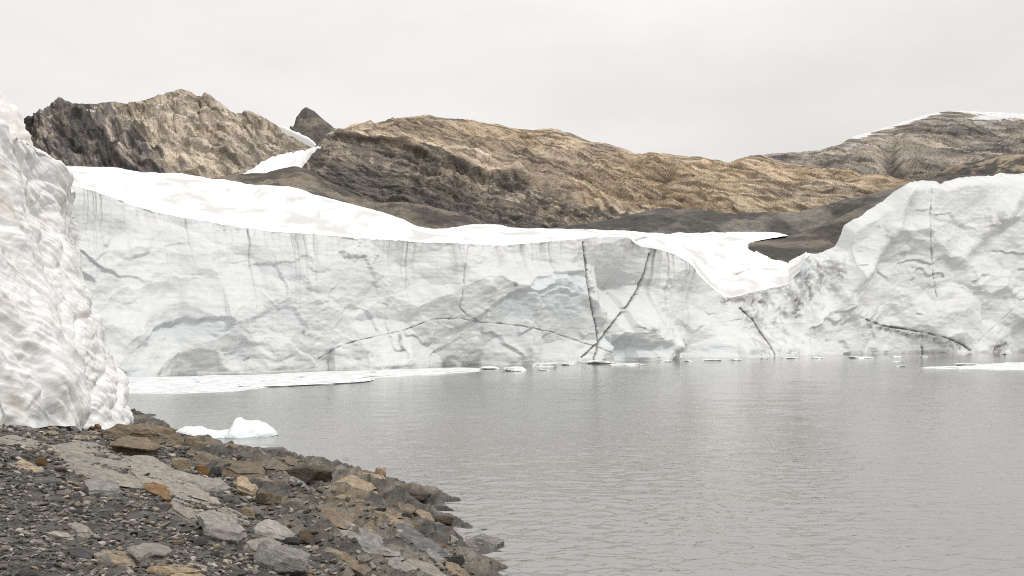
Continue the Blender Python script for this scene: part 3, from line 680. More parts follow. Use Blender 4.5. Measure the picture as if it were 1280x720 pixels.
    dirt = .8 * ss(.3, 1.1, st) * np.exp(-(sy - ed) / ln) * ss(-1, 1.5, sy - ed) * ss(880, 840, sx)
    for a, b, L, wdt in ((566, .75, 26, 4), (660, .9, 12, 3), (683, .9, 12, 3), (574, .5, 22, 3), (625, .5, 8, 4), (730, .6, 8, 7), (795, .9, 9, 8), (812, .9, 9, 3), (120, .5, 9, 6), (287, .5, 7, 8), (370, .5, 12, 7), (500, .4, 8, 8)):
        dirt = np.maximum(dirt, b * np.exp(-((sx - a) / wdt) ** 2) * np.exp(-np.clip(sy - ed, 0, 999) / L) * np.clip(.75 + .7 * pn(sx / 1.4, sy / 30, 53.0), 0, 1))
    dirt = np.maximum(dirt, np.minimum(1.25 * crk, .97)); nf = fbm(U / .8, Zz / .9, 45.0, 5, .68)
    dirt = np.maximum(dirt, .6 * ss(.1, .6, n2) * ss(1.5, .0, np.abs(sy - ed) - 1.5) * ss(880, 840, sx))
    rz = ramp * ss(-.1, .7, .5 * fbm(U / .9, Zz / 1.1, 46.0, 5, .68) + fbm(U / 2.6 + Zz / 4, Zz / 4.5 - U / 9, 71.0, 5, .55) + .4 * n1 + .02)
    dirt = np.maximum(dirt, .5 * rz)
    for pts, wd, st in (([(905, 376), (930, 374), (955, 378)], 5, .8), ([(985, 366), (1000, 380), (995, 395)], 7, .85), ([(1012, 345), (1030, 330), (1055, 345)], 8, .7), ([(1010, 350), (1012, 372)], 6, .8), ([(928, 390), (958, 420)], 6, .5), ([(940, 440), (1000, 440)], 4, .45), ([(1100, 410), (1150, 420), (1200, 434)], 5, .6),
                        ([(1100, 285), (1108, 300)], 4, .6), ([(1225, 285), (1250, 270)], 7, .5), ([(500, 420), (503, 436)], 3, .7), ([(452, 438), (470, 446)], 5, .4), ([(380, 415), (388, 418)], 3.5, .8), ([(1240, 436), (1256, 430)], 4, .9), ([(800, 409), (822, 414)], 3, .8), ([(340, 333), (350, 333)], 1.5, .7), ([(640, 358), (646, 356)], 2, .8), ([(270, 288), (300, 287)], 1.2, .8), ([(305, 451), (312, 448)], 2, .8)):
        q = dpoly(jx, jy, pts); dirt = np.maximum(dirt, st * np.exp(-(q / wd) ** 2) * np.clip(.45 + 1.3 * n2 + 1.3 * nf, 0, 1))
    c = mixc(c, col(.06, .055, .05), np.clip(dirt, 0, .97))
    stn = fbm(xw / 6, sy / 60, 60.0, 4, .6) + .5 * fbm(sx / 40, sy / 30, 61.0, 3)
    c = mixc(c, col(.42, .40, .36), .28 * ss(.0, .6, stn) * ss(40, 2, sy - ed) * ss(880, 840, sx))
    c = mixc(c, col(.56, .56, .54), .16 * ss(.05, .5, fbm(xw / 5, sy / 50, 62.0, 4, .6) + .6 * fbm(sx / 60, sy / 50, 63., 2)))
    g = empty('glacier', (0, 140, 0), label='long white glacier ice wall with snowy top across the far side of the lake', category='glacier')
    g.location = (0, 0, 0)
    cut = int(np.argmin(np.abs(s - 1004)))
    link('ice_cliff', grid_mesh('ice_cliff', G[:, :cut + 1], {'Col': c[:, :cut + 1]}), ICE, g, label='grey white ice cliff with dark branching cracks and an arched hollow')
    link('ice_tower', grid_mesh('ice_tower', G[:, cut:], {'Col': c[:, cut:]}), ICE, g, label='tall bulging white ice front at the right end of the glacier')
    # upper surface
    top = G[-1]
    Zt = top[:, 2]
    Dk = np.where(s < 1012, top[:, 1] + interp(s, [(-40, 40), (92, 45), (300, 55), (540, 42), (800, 60), (900, 66), (926, 62), (945, 46), (960, 43), (1000, 34), (1012, 30)]), 0)
    Dk = np.where(s < 1012, Dk, top[:, 1] + 30)
    bk = P(s, interp(s, SKYL), Dk)
    blk = top + np.stack([interp(s, [(1010, 26), (1130, 14), (1300, 6)]), 0 * s + 30, 0 * s - 2.0], -1)
    wgt = ss(1010, 1020, s)[:, None]
    bk = bk * (1 - wgt) + blk * wgt
    TR = np.concatenate([np.linspace(0, .12, 14)[:-1], np.linspace(.12, 1, 56)])
    rows = []
    for q in TR:
        r = top * (1 - q) + bk * q
        bulge = np.where(s < 1010, .9, .35) * math.sin(math.pi * q) ** .8
        bulge = bulge * interp(s, [(-40, 1), (700, .8), (780, .2), (850, -.6), (985, -.3), (1020, 1), (1500, 1)])
        r = r.copy(); r[:, 2] += bulge; rows.append(r)
    rows[0] = rows[0] + Nr * .02
    for q in np.linspace(.1, 1, 6):
        r = bk.copy(); r[:, 1] += 14 * q; r[:, 2] -= 7 * q * q; rows.append(r)
    S = np.stack(rows)
    qq = np.arange(S.shape[0])[:, None] / S.shape[0] * np.ones_like(S[..., 0])
    lip = ss(0, .06, qq)
    S[..., 2] += lip * (.6 * fbm(S[..., 0] / 10, S[..., 1] / 10, .4, 4) + .06 * fbm(S[..., 0] / 1.5, S[..., 1] / 2.5, .8, 3))
    # second swell behind the first, left of the middle
    ax, ay = pix(S)
    S[..., 2] += .9 * np.exp(-(dpoly(ax, ay, [(330, 245), (430, 268), (500, 285)]) / 9) ** 2)
    nz = fbm(S[..., 0] / 5, S[..., 1] / 9, .9, 5)
    cs = mixc(col(.80, .80, .80), col(.50, .49, .47), .65 * ss(.05, .5, nz) * ss(.0, .1, qq))  # dirt-grey patches that also paint soft shading into the snow
    spots = np.zeros_like(ax)
    for pts, wd, st in (([(284, 237), (286, 238)], 1.2, .8), ([(978, 325), (982, 327), (988, 323)], 1.6, .9), ([(920, 343), (938, 336)], 1.0, .7), ([(880, 330), (900, 338)], 3, .25), ([(350, 250), (372, 258)], 6, .22), ([(795, 300), (808, 296)], 1.2, .8), ([(735, 297), (748, 296)], 1, .6),
                        ([(820, 318), (850, 345), (890, 365)], 6, .12)):
        spots = np.maximum(spots, st * np.exp(-(dpoly(ax, ay, pts) / wd) ** 2))
    cs = mixc(cs, col(.08, .075, .07), np.clip(spots * (.7 + 1.0 * nz), 0, .95))
    cs = mixc(cs, col(.25, .23, .2), .4 * ss(.15, .5, fbm(ax / 4, .3, 70.0, 3)) * ss(.012, .0, qq) * ss(880, 840, ax))
    link('snow_cover', grid_mesh('snow_cover', S[:, :cut + 1], {'Col': cs[:, :cut + 1]}), SNOW, g)
    link('tower_top', grid_mesh('tower_top', S[:, cut:], {'Col': cs[:, cut:]}), SNOW, g)
make_glacier()

# ------------------------------------------------------------------ weathered ice on the left bank
def make_near_ice():
    base = [(-520, 24), (-350, 26), (-200, 28.5), (-100, 31), (0, 34.5), (50, 37), (85, 39), (104, 41.5), (120, 43.6), (140, 45.2), (156, 46.4), (164, 48), (165, 50), (160, 55), (150, 62), (130, 72), (100, 84)]
    bp = np.array([[(a - 640) * b / F, b] for a, b in base])
    al = np.concatenate([[0], np.cumsum(np.linalg.norm(np.diff(bp, axis=0), axis=1))])
    n = 520
    # finer steps where the photo looks
    u = np.interp(np.linspace(0, 1, n), [0, .12, .85, 1], [0, al[3], al[12], al[-1]])
    Bx, By = np.interp(u, al, bp[:, 0]), np.interp(u, al, bp[:, 1])
    k = np.ones(9) / 9
    sm = lambda a: np.convolve(np.pad(a, 4, 'edge'), k, 'valid')
    Bx, By = sm(Bx), sm(By)
    spx = np.interp(u, al, [b[0] for b in base])
    zb = np.interp(spx, [-520, 0, 45, 52, 80, 92, 100, 165], [2.4, 1.9, 1.9, 2.0, 2.0, 1.7, 1.2, .5])
    zt = np.interp(u, [0, al[3], al[5], al[6], al[7], al[9], al[11], al[13], al[-1]], [13, 13.6, 13.9, 14.1, 14.1, 13.7, 12.9, 12.0, 11])
    NF = 260
    rows = []
    tt = np.linspace(0, 1, NF)
    for t in tt:
        # the foot bulges out, the wall leans back
        off = 3.1 * ss(-.25, 1.0, t) ** 1.1 - 3.1 * float(ss(-.25, 1.0, 0.0)) ** 1.1
        x = Bx - off * 1.30; y = By + off * .75
        rows.append(np.stack([x, y, zb + (zt - zb) * t], -1))
    top = rows[-1]
    cen = np.array([-52.0, 66.0, 17.5])
    tq = np.linspace(0, 1, 90)[1:]
    for q in tq:
        e = q ** 1.25 * .92
        r = top * (1 - e) + cen * e
        r[:, 2] = zt + (17.6 - zt) * (1 - (1 - e) ** 1.6)
        rows.append(r)
    G = np.stack(rows)
    N = gnormal(G); N *= -1 if N[60, 260, 0] < 0 else 1
    U = u[None, :] * np.ones_like(G[..., 0]); V = np.concatenate([tt * 11, 11 + tq * 12])[:, None] * np.ones_like(U)
    band = ss(al[7] - .6, al[7] + .5, U + .10 * (11 - V) * 0 + .35 * fbm(V / 2, U / 3, .4, 3))          # the lumpy right-hand end
    a, b = U * .80 + V * .60, -U * .60 + V * .80          # flutes run from upper left to lower right
    wv = .8 * fbm(U / 5, V / 5, 1.1, 3)
    bl = lambda t: .62 * (1 - np.exp(-np.sqrt(t * t + .0015) * 4.5))        # pillows with tight creases
    fl = 1.3 * bl(pn((a + wv) / 3.6, (b + wv) / 10, .5)) + .5 * bl(pn((a + wv) / 1.7, b / 5.5, 2.5)) + .12 * bl(pn((a + wv) / .75, b / 2.6, 4.5))
    fl += 1.0 * fbm(U / 7, V / 9, 5.5, 2) + .16 * fbm(U / 1.6, V / 1.2, 3.3, 3)
    lyr = fbm(U / 4.5, (V + U * .45 + wv) / .42, 8.3, 4, .6)
    fl += .11 * lyr + .03 * fbm(U / .5, V / .35, 8.9, 3, .6)     # old snow layers
    lp = .48 * bl(pn(U / 3.4 + wv * .4, (V + .5 * wv) / 1.3, 7.5)) + .2 * bl(pn(U / 1.4, (V + .3 * wv) / .6, 9.5)) + .6 * fbm(U / 3, V / 4, 6.5, 2) + .13 * lyr + .06 * fbm(U / .6, V / .4, 9.9, 3, .5)
    fl = fl - .7; lp = lp - .5
    groove = -.7 * np.exp(-((U - al[7]) / .45) ** 2) * ss(8.8, 6, V)
    d = fl * (1 - band) + lp * band + groove
    d *= (1 - .6 * ss(12, 15, V))
    foot = ss(.9, 0, V)
    d -= foot * .5 * (.5 + fbm(U / 2, .5, 12.5, 2))
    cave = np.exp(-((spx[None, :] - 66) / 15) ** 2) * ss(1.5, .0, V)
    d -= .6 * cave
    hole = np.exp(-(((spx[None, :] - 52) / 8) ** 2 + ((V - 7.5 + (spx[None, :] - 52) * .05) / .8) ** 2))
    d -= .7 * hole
    G = G + N * d[..., None]
    st = fbm(a / .9, b / 5, 22.0, 4); n2 = fbm(U / 2.5, V / 1.2, 23.0, 4)
    c = mixc(col(.82, .83, .83), col(.70, .69, .67), np.clip(.6 * ss(.0, .6, st + .4 * n2), 0, 1))
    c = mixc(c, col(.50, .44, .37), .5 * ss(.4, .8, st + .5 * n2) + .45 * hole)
    c = mixc(c, col(.55, .52, .47), .6 * ss(.22, .6, lyr) * ss(-.3, .4, n2 + .2))
    c = mixc(c, col(.815, .825, .825), .5 * band)
    c = mixc(c, col(.52, .47, .41), .5 * band * ss(.35, .6, fbm(U / .9, V / .4, 25.0, 3)))
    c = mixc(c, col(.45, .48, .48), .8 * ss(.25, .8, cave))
    g = empty('ice_wall', (0, 0, 0), label='weathered cream white fluted ice mass standing on the left bank', category='ice wall')
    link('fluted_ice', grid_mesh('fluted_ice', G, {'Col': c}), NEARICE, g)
    # the rounded block that looks over its shoulder
    th = np.linspace(0, 2 * math.pi, 120, endpoint=False)[None, :]; ph = np.linspace(-.35, 1.5, 60)[:, None]
    sgn = lambda v, e: np.sign(v) * np.abs(v) ** e
    X_ = -35.6 + 4.6 * sgn(np.cos(th), .75) * sgn(np.cos(ph), .6); Y_ = 62 + 5 * sgn(np.sin(th), .8) * sgn(np.cos(ph), .6); Z_ = 15.6 + 5.0 * sgn(np.sin(ph), .85) + 0 * th
    Gb = np.stack([X_, Y_, Z_], -1)
    dd = .7 * billow(X_ / 2.4, Y_ / 2.4, Z_ / 1.5, 3) + .5 * fbm(X_ / 3, Y_ / 3, Z_ / 3, 3) + .12 * fbm(X_, Y_, Z_ / .3, 3)
    nn = Gb - np.array([-35.6, 62, 14.5]); nn /= np.linalg.norm(nn, axis=-1, keepdims=True)
    Gb = Gb + nn * dd[..., None]
    cb = mixc(col(.84, .825, .80), col(.70, .66, .61), .6 * ss(.0, .5, fbm(X_ / 1.5, Y_ / 1.5, Z_ / .6, 4)))
    link('ice_block', grid_mesh('ice_block', Gb, {'Col': cb}, True), NEARICE, g)
make_near_ice()

# ------------------------------------------------------------------ the rocky bank in front
CP = np.array([(-4.6, 9, 3.7), (-4.3, 11, 3.15), (-3.8, 14, 2.4), (-2.8, 18.5, 1.2), (-.37, 23.3, -.05), (-.9, 28, -.05), (-2.9, 34, -.02), (-5, 37, .05), (-7.5, 39, .12), (-9.6, 42.7, .1), (-12, 46, -.1), (-13.5, 42, .5),
               (-15.3, 47, .15), (-18.3, 47, .85), (-22, 44, 1.7), (-17.5, 34, 2.25), (-9.3, 18, 3.15), (-7.9, 20, 2.8), (-6.6, 24, 1.8), (-4.3, 28, .75), (0, 0, 4.35), (-13, 38, 1.35), (-10, 30, 1.9),
               (-24, 34, 2.9), (-30, 26, 3.6), (-14, 20, 3.7), (-14, 8, 4.6), (-30, 5, 6), (-20, 62, -.6), (-12, 56, -1.2), (-5, 46, -1.0), (2, 36, -1.2), (2, 24, -.9), (5, 20, -1.2), (3, 12, .9), (8, 5, 1.0), (12, 12, -1.6), (10, -8, 2.5), (-5, -12, 5), (20, 0, -2), (15, 30, -3), (0, 60, -3), (-28, 60, 1.0), (-34, 44, 2.6), (1, 17, .4)])
A = np.column_stack([np.ones(len(CP)), CP[:, :2]])
def _U(r2): return np.where(r2 > 1e-9, r2 * np.log(r2 + 1e-12), 0)
def _fit():
    n = len(CP); d2 = ((CP[:, None, :2] - CP[None, :, :2]) ** 2).sum(-1)
    K = _U(d2) + np.eye(n) * 18.0
    M = np.zeros((n + 3, n + 3)); M[:n, :n] = K; M[:n, n:] = A; M[n:, :n] = A.T
    return np.linalg.solve(M, np.concatenate([CP[:, 2], np.zeros(3)]))
WT = _fit()
def g0(x, y):
    x, y = np.asarray(x, float), np.asarray(y, float)
    z = WT[-3] + WT[-2] * x + WT[-1] * y
    for i, c in enumerate(CP): z = z + WT[i] * _U((x - c[0]) ** 2 + (y - c[1]) ** 2)
    return z
ROCKLINE = [(500, 110), (523, 128), (545, 190), (560, 222), (580, 245), (600, 285), (620, 300), (640, 330), (660, 362), (680, 392), (720, 430), (760, 450)]
def bedrock(sx, sy, x, y):
    ln = np.interp(sy, [p[0] for p in ROCKLINE], [p[1] for p in ROCKLINE])
    return ss(-16, 16, sx - ln + 26 * fbm(x / 2.5, y / 2.5, 3.3, 3))
def ground(x, y, full=True):
    z = g0(x, y)
    if not full: return z
    sx, sy = 640 + x * F / np.maximum(y, 1), HOR - (z - EYE) * F / np.maximum(y, 1)
    b = bedrock(sx, sy, x, y) * ss(2, 10, y)
    cr = (x * .82 + y * .57) + 1.0 * fbm(x / 4, y / 4, 1.7, 3, .4)
    def saw(f):
        t = (cr * f) % 1; return t - ss(.80, 1.0, t)
    rk = .55 * (saw(.50) - .4) + .24 * (saw(1.13) - .4) + .34 * fbm(x / 3.2, y / 3.2, 5.1, 4) + .24 * (ridged(x / 1.4, y / 1.4, .4, 5, .55) - .5)
    gv = .10 * fbm(x / 1.8, y / 1.8, 9.1, 4) + .045 * fbm(x / .35, y / .35, 2.2, 3)
    fade = ss(-.5, .25, z)
    return z + b * rk * (.35 + .65 * fade) + (1 - b) * gv
_hs = np.arange(-60, 700, 1.5)
_hd = np.concatenate([np.arange(5, 30, .06), np.arange(30, 62, .12)])
_hx = (_hs[None, :] - 640) / F * _hd[:, None]; _hy = _hd[:, None] * np.ones_like(_hx)
_hz = {False: np.maximum(ground(_hx, _hy, False), 0), True: np.maximum(ground(_hx, _hy, True), 0)}
def hit(px, py, lift=0.0, full=True):
    px, py = np.atleast_1d(np.asarray(px, float)), np.atleast_1d(np.asarray(py, float))
    ci = np.clip(np.round((px - _hs[0]) / 1.5).astype(int), 0, len(_hs) - 1)
    sy = HOR - (_hz[full] + lift - EYE) * F / _hd[:, None]
    out = np.empty(len(px))
    for a_ in range(0, len(px), 3000):
        q = sy[:, ci[a_:a_ + 3000]] < py[None, a_:a_ + 3000]
        i = np.where(q.any(0), q.argmax(0), len(_hd) - 1); out[a_:a_ + 3000] = _hd[i]
    return out

def make_bank():
    s = np.concatenate([np.arange(-900, -40, 16.0), np.arange(-40, 660, 2.0), np.arange(660, 1700, 26.0)])
    D = np.concatenate([np.arange(1.2, 8, .35), 8 * (64 / 8.0) ** np.linspace(0, 1, 540)])
    S, DD = np.meshgrid(s, D)
    x, y = (S - 640) / F * DD, DD
    z = ground(x, y)
    G = np.stack([x, y, z], -1)
    sx, sy = pix(G)
    b = bedrock(sx, sy, x, y)
    n = fbm(x / 1.6, y / 1.6, .5, 5); n2 = fbm(x / .5, y / .5, 3.5, 4)
    gv = mixc(col(.072, .067, .061), col(.135, .126, .114), ss(-.4, .5, n2 + .5 * n))
    cr = (x * .82 + y * .57) + .9 * fbm(x / 3, y / 3, 1.7, 3)
    rk = mixc(col(.125, .117, .104), col(.275, .248, .205), ss(-.35, .35, n + .5 * n2))
    rk = mixc(rk, col(.29, .21, .125), .5 * ss(.1, .55, fbm(x / 1.2, y / 1.2, 13.5, 4)))
    rk = mixc(rk, col(.095, .092, .09), .8 * ss(-.05, .45, fbm(x / 2.6, y / 2.6, 17.5, 4) + .35 * ((cr * 1.71) % 1 - .5)))
    rk = mixc(rk, col(.30, .275, .235), .55 * ss(.2, .6, fbm(x / .9, y / 1.9, 19.5, 4)))
    c = mixc(gv, rk, b)
    wet = ss(.30, .06, z + .10 * n2)
    c = c * (1 - .55 * wet)[..., None]
    link('bank', grid_mesh('bank', G, {'Col': c, 'wet': wet, 'bed': b}), BANK, kind='structure')
    # the bank continues behind the viewer
    xs, ys = np.meshgrid(np.linspace(-60, 40, 50), np.linspace(-50, 1.6, 30))
    zz = ground(xs, ys) * 1.0 - .05
    link('bank', grid_mesh('bank_behind', np.stack([xs, ys, zz], -1), {'Col': np.broadcast_to(col(.11, .107, .103), xs.shape + (3,)), 'wet': 0 * xs}), BANK, kind='structure')
make_bank()

# ------------------------------------------------------------------ the lake
def make_lake():
    py = np.concatenate([np.arange(437.5, 470, 1.0), np.arange(470, 735, .52), np.geomspace(750, 2400, 20)])
    D = F * EYE / (py - HOR)
    D = np.concatenate([[400, 260], D])[::-1]
    s = np.concatenate([np.arange(-1400, -60, 60.0), np.arange(-60, 1340, 4.6), np.arange(1340, 2700, 60.0)])
    S, Y = np.meshgrid(s, D); X = (S - 640) / F * Y
    gap = Dbase(np.clip(S, -40, 1500)) - Y
    calm = .18 + .82 * ss(3, 60, gap + 12 * fbm(X / 30, Y / 30, .5, 3))
    calm = calm * (1 + .45 * fbm(X / 16, Y / 34, 4.5, 3))
    r = lambda a: (X * math.cos(a) + Y * math.sin(a), -X * math.sin(a) + Y * math.cos(a))
    h = 0
    for lam, amp, a, an in ((3.4, .04, 1.3, .55), (1.5, .03, 1.75, .55), (.72, .035, 1.45, .5), (.34, .05, 1.72, .55), (.2, .05, 1.5, .6), (.12, .022, 1.65, .7)):
        u, v = r(a); f = np.exp(-(Y / (lam * 170)) ** 2)
        h = h + amp * f * pn(u / lam, v * an / lam, lam * 7.7)
    Z = h * np.clip(calm, 0, 1.4) * ss(200, 120, Y)
    link('lake', grid_mesh('lake', np.stack([X, Y, Z], -1), {'calm': calm, 'fetch': .03 + .05 * ss(30, 85, Y) * np.clip(calm, 0, 1)}), WATER, kind='structure')
make_lake()

# ------------------------------------------------------------------ rocks
def outline_rock(pts3, th, rough, seed, sharp=.9, flare=.12, dens=8):
    """a slab from its top outline: rings to the rim, a chamfer, then sides down to the ground"""
    pts3 = np.asarray(pts3, float); n = len(pts3); m = max(60, n * dens)
    cl = np.vstack([pts3, pts3[:1]]); al = np.concatenate([[0], np.cumsum(np.linalg.norm(np.diff(cl, axis=0), axis=1))])
    q = np.linspace(0, al[-1], m, endpoint=False)
    O = np.stack([np.interp(q, al, cl[:, i]) for i in range(3)], -1)
    size = al[-1] / 3.5
    jit = size * .05 * fbm(q / al[-1] * n * 1.3, seed * 1.7, .3, 4, .6)
    cen = O.mean(0)
    rad = O - cen; rad[:, 2] = 0; rad /= (np.linalg.norm(rad, axis=1, keepdims=True) + 1e-6)
    O = O + rad * jit[:, None]
    rows = []
    for r in (0.02, .15, .3, .45, .6, .72, .82, .9, .96): rows.append(cen + (O - cen) * r)
    rows.append(O - np.array([0, 0, th * (1 - sharp) * .8]))
    for k_, h in enumerate((.10, .16, .32, .38, .58, .64, .85, 1.0, 1.35)):            # sides broken into beds
        stp = size * .035 * pn(q / al[-1] * n * 1.1, seed + (k_ // 2) * 3.7, .9) + size * .02 * ((k_ // 2 + seed) % 3 - 1)
        rows.append(O + rad * (size * flare * h + stp)[:, None] - np.array([0, 0, th * h]))
    G = np.stack(rows)
    nz = fbm(G[..., 0] / size * 2.2 + seed, G[..., 1] / size * 2.2, G[..., 2] / size * 2.2, 4)
    nz2 = ridged(G[..., 0] / size * 4 + seed, G[..., 1] / size * 4, G[..., 2] / size * 6, 3) - .5
    up = np.zeros_like(G); up[:10, :, 2] = 1; up[10:] = rad[None]
    G = G + up * (rough * (nz + .35 * nz2))[..., None]
    o = cen - np.array([0, 0, th])
    me = grid_mesh('rock', G - o, None, True); me.set_sharp_from_angle(angle=math.radians(24))
    return me, o
def ico(sub):
    bm = bmesh.new(); bmesh.ops.create_icosphere(bm, subdivisions=sub, radius=1)
    V = np.array([v.co[:] for v in bm.verts]); Fc = np.array([[v.index for v in f.verts] for f in bm.faces]); bm.free(); return V, Fc
ICO = {k: ico(k) for k in (1, 2, 3, 4)}
def cut_rock(seed, sub=3, planes=14, flat=1.0, rough=.05, rnd=.0):
    V, Fc = ICO[sub]; r = np.random.RandomState(seed)
    N = r.normal(size=(planes, 3)); N[:, 2] *= 1.0; N /= np.linalg.norm(N, axis=1, keepdims=True)
    N = np.vstack([N, [[0, 0, 1], [.15, -.95, .25]]]); h = r.uniform(.42, .88, len(N)); h[-2] = .55
    dots = V @ N.T
    lim = np.where(dots > 1e-3, h / np.maximum(dots, 1e-3), 9).min(1)
    rr = np.minimum(1.0, lim) * (1 - rnd) + rnd * .8
    Q = V * rr[:, None]
    n = fbm(Q[:, 0] * 2 + seed, Q[:, 1] * 2, Q[:, 2] * 2, 4) * rough * 2 + rough * (ridged(Q[:, 0] * 4, Q[:, 1] * 4 + seed, Q[:, 2] * 4, 3) - .5)
    Q = Q * (1 + n)[:, None]
    Q /= np.abs(Q).max(0)
    Q[:, 2] *= flat
    me = raw_mesh('rock', Q, Fc, None, True); me.set_sharp_from_angle(angle=math.radians(22)); return me

def place_slab(name, poly, thpx, mat, label, cat='rock', rough=.02, sharp=.9, group=None, flare=.12):
    pl = np.array(poly, float)
    D0 = float(np.median(hit(pl[:, 0], pl[:, 1], 0, False)))
    th = thpx * D0 / F
    D = hit(pl[:, 0], pl[:, 1], th * .85, False)
    p3 = P(pl[:, 0], pl[:, 1], D)
    a = np.column_stack([np.ones(len(p3)), p3[:, :2]]); cf = np.linalg.lstsq(a, p3[:, 2], rcond=None)[0]      # one flat top
    p3[:, 2] = .75 * (a @ cf) + .25 * p3[:, 2]
    me, o = outline_rock(p3, th * 1.5, rough * (1 + D0 / 30), sum(map(ord, label)) % 97, sharp, flare)
    ob = link(name, me, ST[mat], label=label, category=cat); ob.location = o
    if group: ob['group'] = group
    return ob
def place_rock(name, px, py, wpx, hpx, mat, label, seed, cat='rock', rz=None, planes=14, rnd=0.0, deep=.8, tilt=0.0, sub=4, group=None, sink=.3, rough=.05):
    D = float(hit(px, py + hpx * .42, 0, False)[0]) + wpx * .25 * 9.0 / F
    wv, hv = wpx * D / F, hpx * D / F
    me = cut_rock(seed, sub, planes, 1.0, rough, rnd)
    c = P(px, py + hpx * .5, D)
    ob = link(name, me, ST[mat], label=label, category=cat)
    ob.scale = (wv * .5, wv * .5 * deep, hv * .5 * (1 + sink)); ob.location = (c[0], c[1], c[2] + hv * .5 * (1 - sink))
    ob.rotation_euler = (0, tilt, (R.uniform(-.3, .3) if rz is None else rz))
    if group: ob['group'] = group
    return ob

HERO = []                       # image spots already taken
def S_(poly, *a, **k):
    xs = [p[0] for p in poly]; ys = [p[1] for p in poly]
    HERO.append((sum(xs) / len(xs), sum(ys) / len(ys), (max(xs) - min(xs)) / 2, (max(ys) - min(ys)) / 2 + a[0] * .6, a[2])); return place_slab('rock_slab', poly, *a, **k)
def K_(px, py, w_, h_, *a, **k):
    HERO.append((px, py, w_ / 2, h_ / 2, a[1])); return place_rock('boulder', px, py, w_, h_, *a, **k)

S_([(74, 557), (97, 553), (120, 553), (135, 561), (150, 572), (168, 584), (184, 594), (186, 601), (170, 606), (140, 599), (112, 594), (92, 580)], 5, 'slab', 'broad pale grey slab sloping across the middle of the gravel bank', rough=.05)
S_([(157, 582), (168, 570), (182, 566), (200, 574), (220, 590), (245, 603), (262, 620), (260, 628), (235, 620), (205, 609), (178, 603)], 6, 'slab', 'pale grey slab just behind the rust coloured wedge stone', rough=.04)
S_([(200, 606), (215, 601), (250, 612), (275, 628), (291, 640), (294, 648), (270, 650), (245, 640), (218, 622)], 6, 'slab', 'long beige slab pointing down from the rust wedge stone', rough=.03)
S_([(211, 630), (220, 622), (236, 634), (247, 647), (236, 648), (222, 640)], 6, 'slab', 'narrow beige sliver split off beside the long beige slab', rough=.02)
S_([(250, 641), (262, 637), (280, 640), (291, 651), (306, 662), (296, 666), (280, 664), (256, 657)], 16, 'grey', 'big flat topped grey block with dark reddish front face', rough=.03, sharp=.98, flare=.02)
S_([(180, 608), (191, 601), (201, 598), (208, 608), (213, 621), (206, 622), (194, 615)], 8, 'rust', 'bright rust orange wedge stone leaning on the pale slab', rough=.03)
S_([(104, 601), (116, 597), (130, 598), (142, 602), (150, 609), (139, 613), (112, 610)], 12, 'grey', 'chunky purple grey block below the broad pale slab', rough=.03, sharp=.97, flare=.03)
S_([(318, 660), (327, 651), (336, 648), (350, 654), (363, 664), (360, 670), (344, 666), (326, 662)], 9, 'pale', 'whitish boulder with a flat bright top above the large grey boulder', rough=.02)
S_([(308, 677), (320, 673), (338, 669), (352, 680), (350, 687), (330, 690), (314, 684)], 12, 'slab', 'pinkish tan slab lying against the large grey boulder', rough=.02)
S_([(160, 685), (178, 678), (200, 677), (212, 683), (208, 693), (190, 690), (174, 697)], 12, 'slab', 'lichen speckled grey block behind the tan shard', rough=.03, sharp=.97, flare=.03)
S_([(127, 687), (156, 688), (176, 698), (166, 703), (144, 704), (134, 696)], 4, 'tan', 'flat tan shard next to the round white stone', rough=.015)
S_([(85, 688), (95, 685), (117, 691), (113, 696), (90, 693)], 12, 'dark', 'dark slate block left of the round white stone', rough=.015, sharp=.98, flare=.03)
S_([(17, 680), (30, 675), (52, 675), (56, 681), (40, 685), (26, 685)], 6, 'slate', 'grey green flat slate at the lower left', rough=.015, flare=-.1)
S_([(86, 655), (94, 651), (112, 659), (108, 664), (97, 664)], 4, 'slab', 'pinkish angular shard alone on dark gravel', rough=.012)
S_([(58, 665), (72, 664), (85, 666), (88, 671), (76, 670)], 3, 'pale', 'thin pale sliver of stone lying on dark gravel', rough=.008)
S_([(186, 709), (215, 706), (240, 704), (255, 708), (253, 713), (220, 712), (192, 713)], 4, 'tan', 'long flat tan plank-like stone at the bottom edge', rough=.012)
S_([(214, 718), (230, 715), (252, 717), (254, 723), (220, 724)], 4, 'tan', 'small tan slab cut off by the bottom edge of the view', rough=.012)
S_([(84, 601), (90, 598), (105, 606), (101, 612), (92, 610)], 4, 'tan', 'orange tan shard left of the chunky purple grey block', rough=.012)
S_([(18, 578), (28, 574), (40, 579), (50, 585), (36, 587), (24, 583)], 4, 'tan', 'tan diamond shaped shard near the left edge', rough=.015)
S_([(-14, 547), (18, 544), (42, 550), (41, 556), (12, 553)], 4, 'slab', 'flat tan slab at the left edge below the ice foot', rough=.02)
S_([(94, 544), (106, 540), (121, 539), (123, 546), (108, 546)], 3.5, 'tan', 'flat tan stone left below the small rust block', rough=.015)
S_([(138, 553), (158, 543), (180, 545), (202, 557), (192, 561), (165, 557)], 13, 'brown', 'overhanging brown ledge with a dark shaded front', rough=.06, flare=-.12)
S_([(243, 564), (258, 546), (275, 552), (300, 562), (322, 577), (332, 591), (302, 594), (272, 577)], 8, 'brown', 'long brown tan outcrop ridge beside the water', rough=.10)
S_([(241, 600), (262, 597), (276, 597), (284, 605), (268, 608), (250, 605)], 9, 'grey', 'flat grey block below the orange boulders', rough=.02)
S_([(410, 606), (425, 597), (445, 595), (460, 588), (473, 591), (482, 602), (456, 609), (430, 613)], 5, 'tan', 'pinkish tan shelf of rock at the waterline', rough=.06)
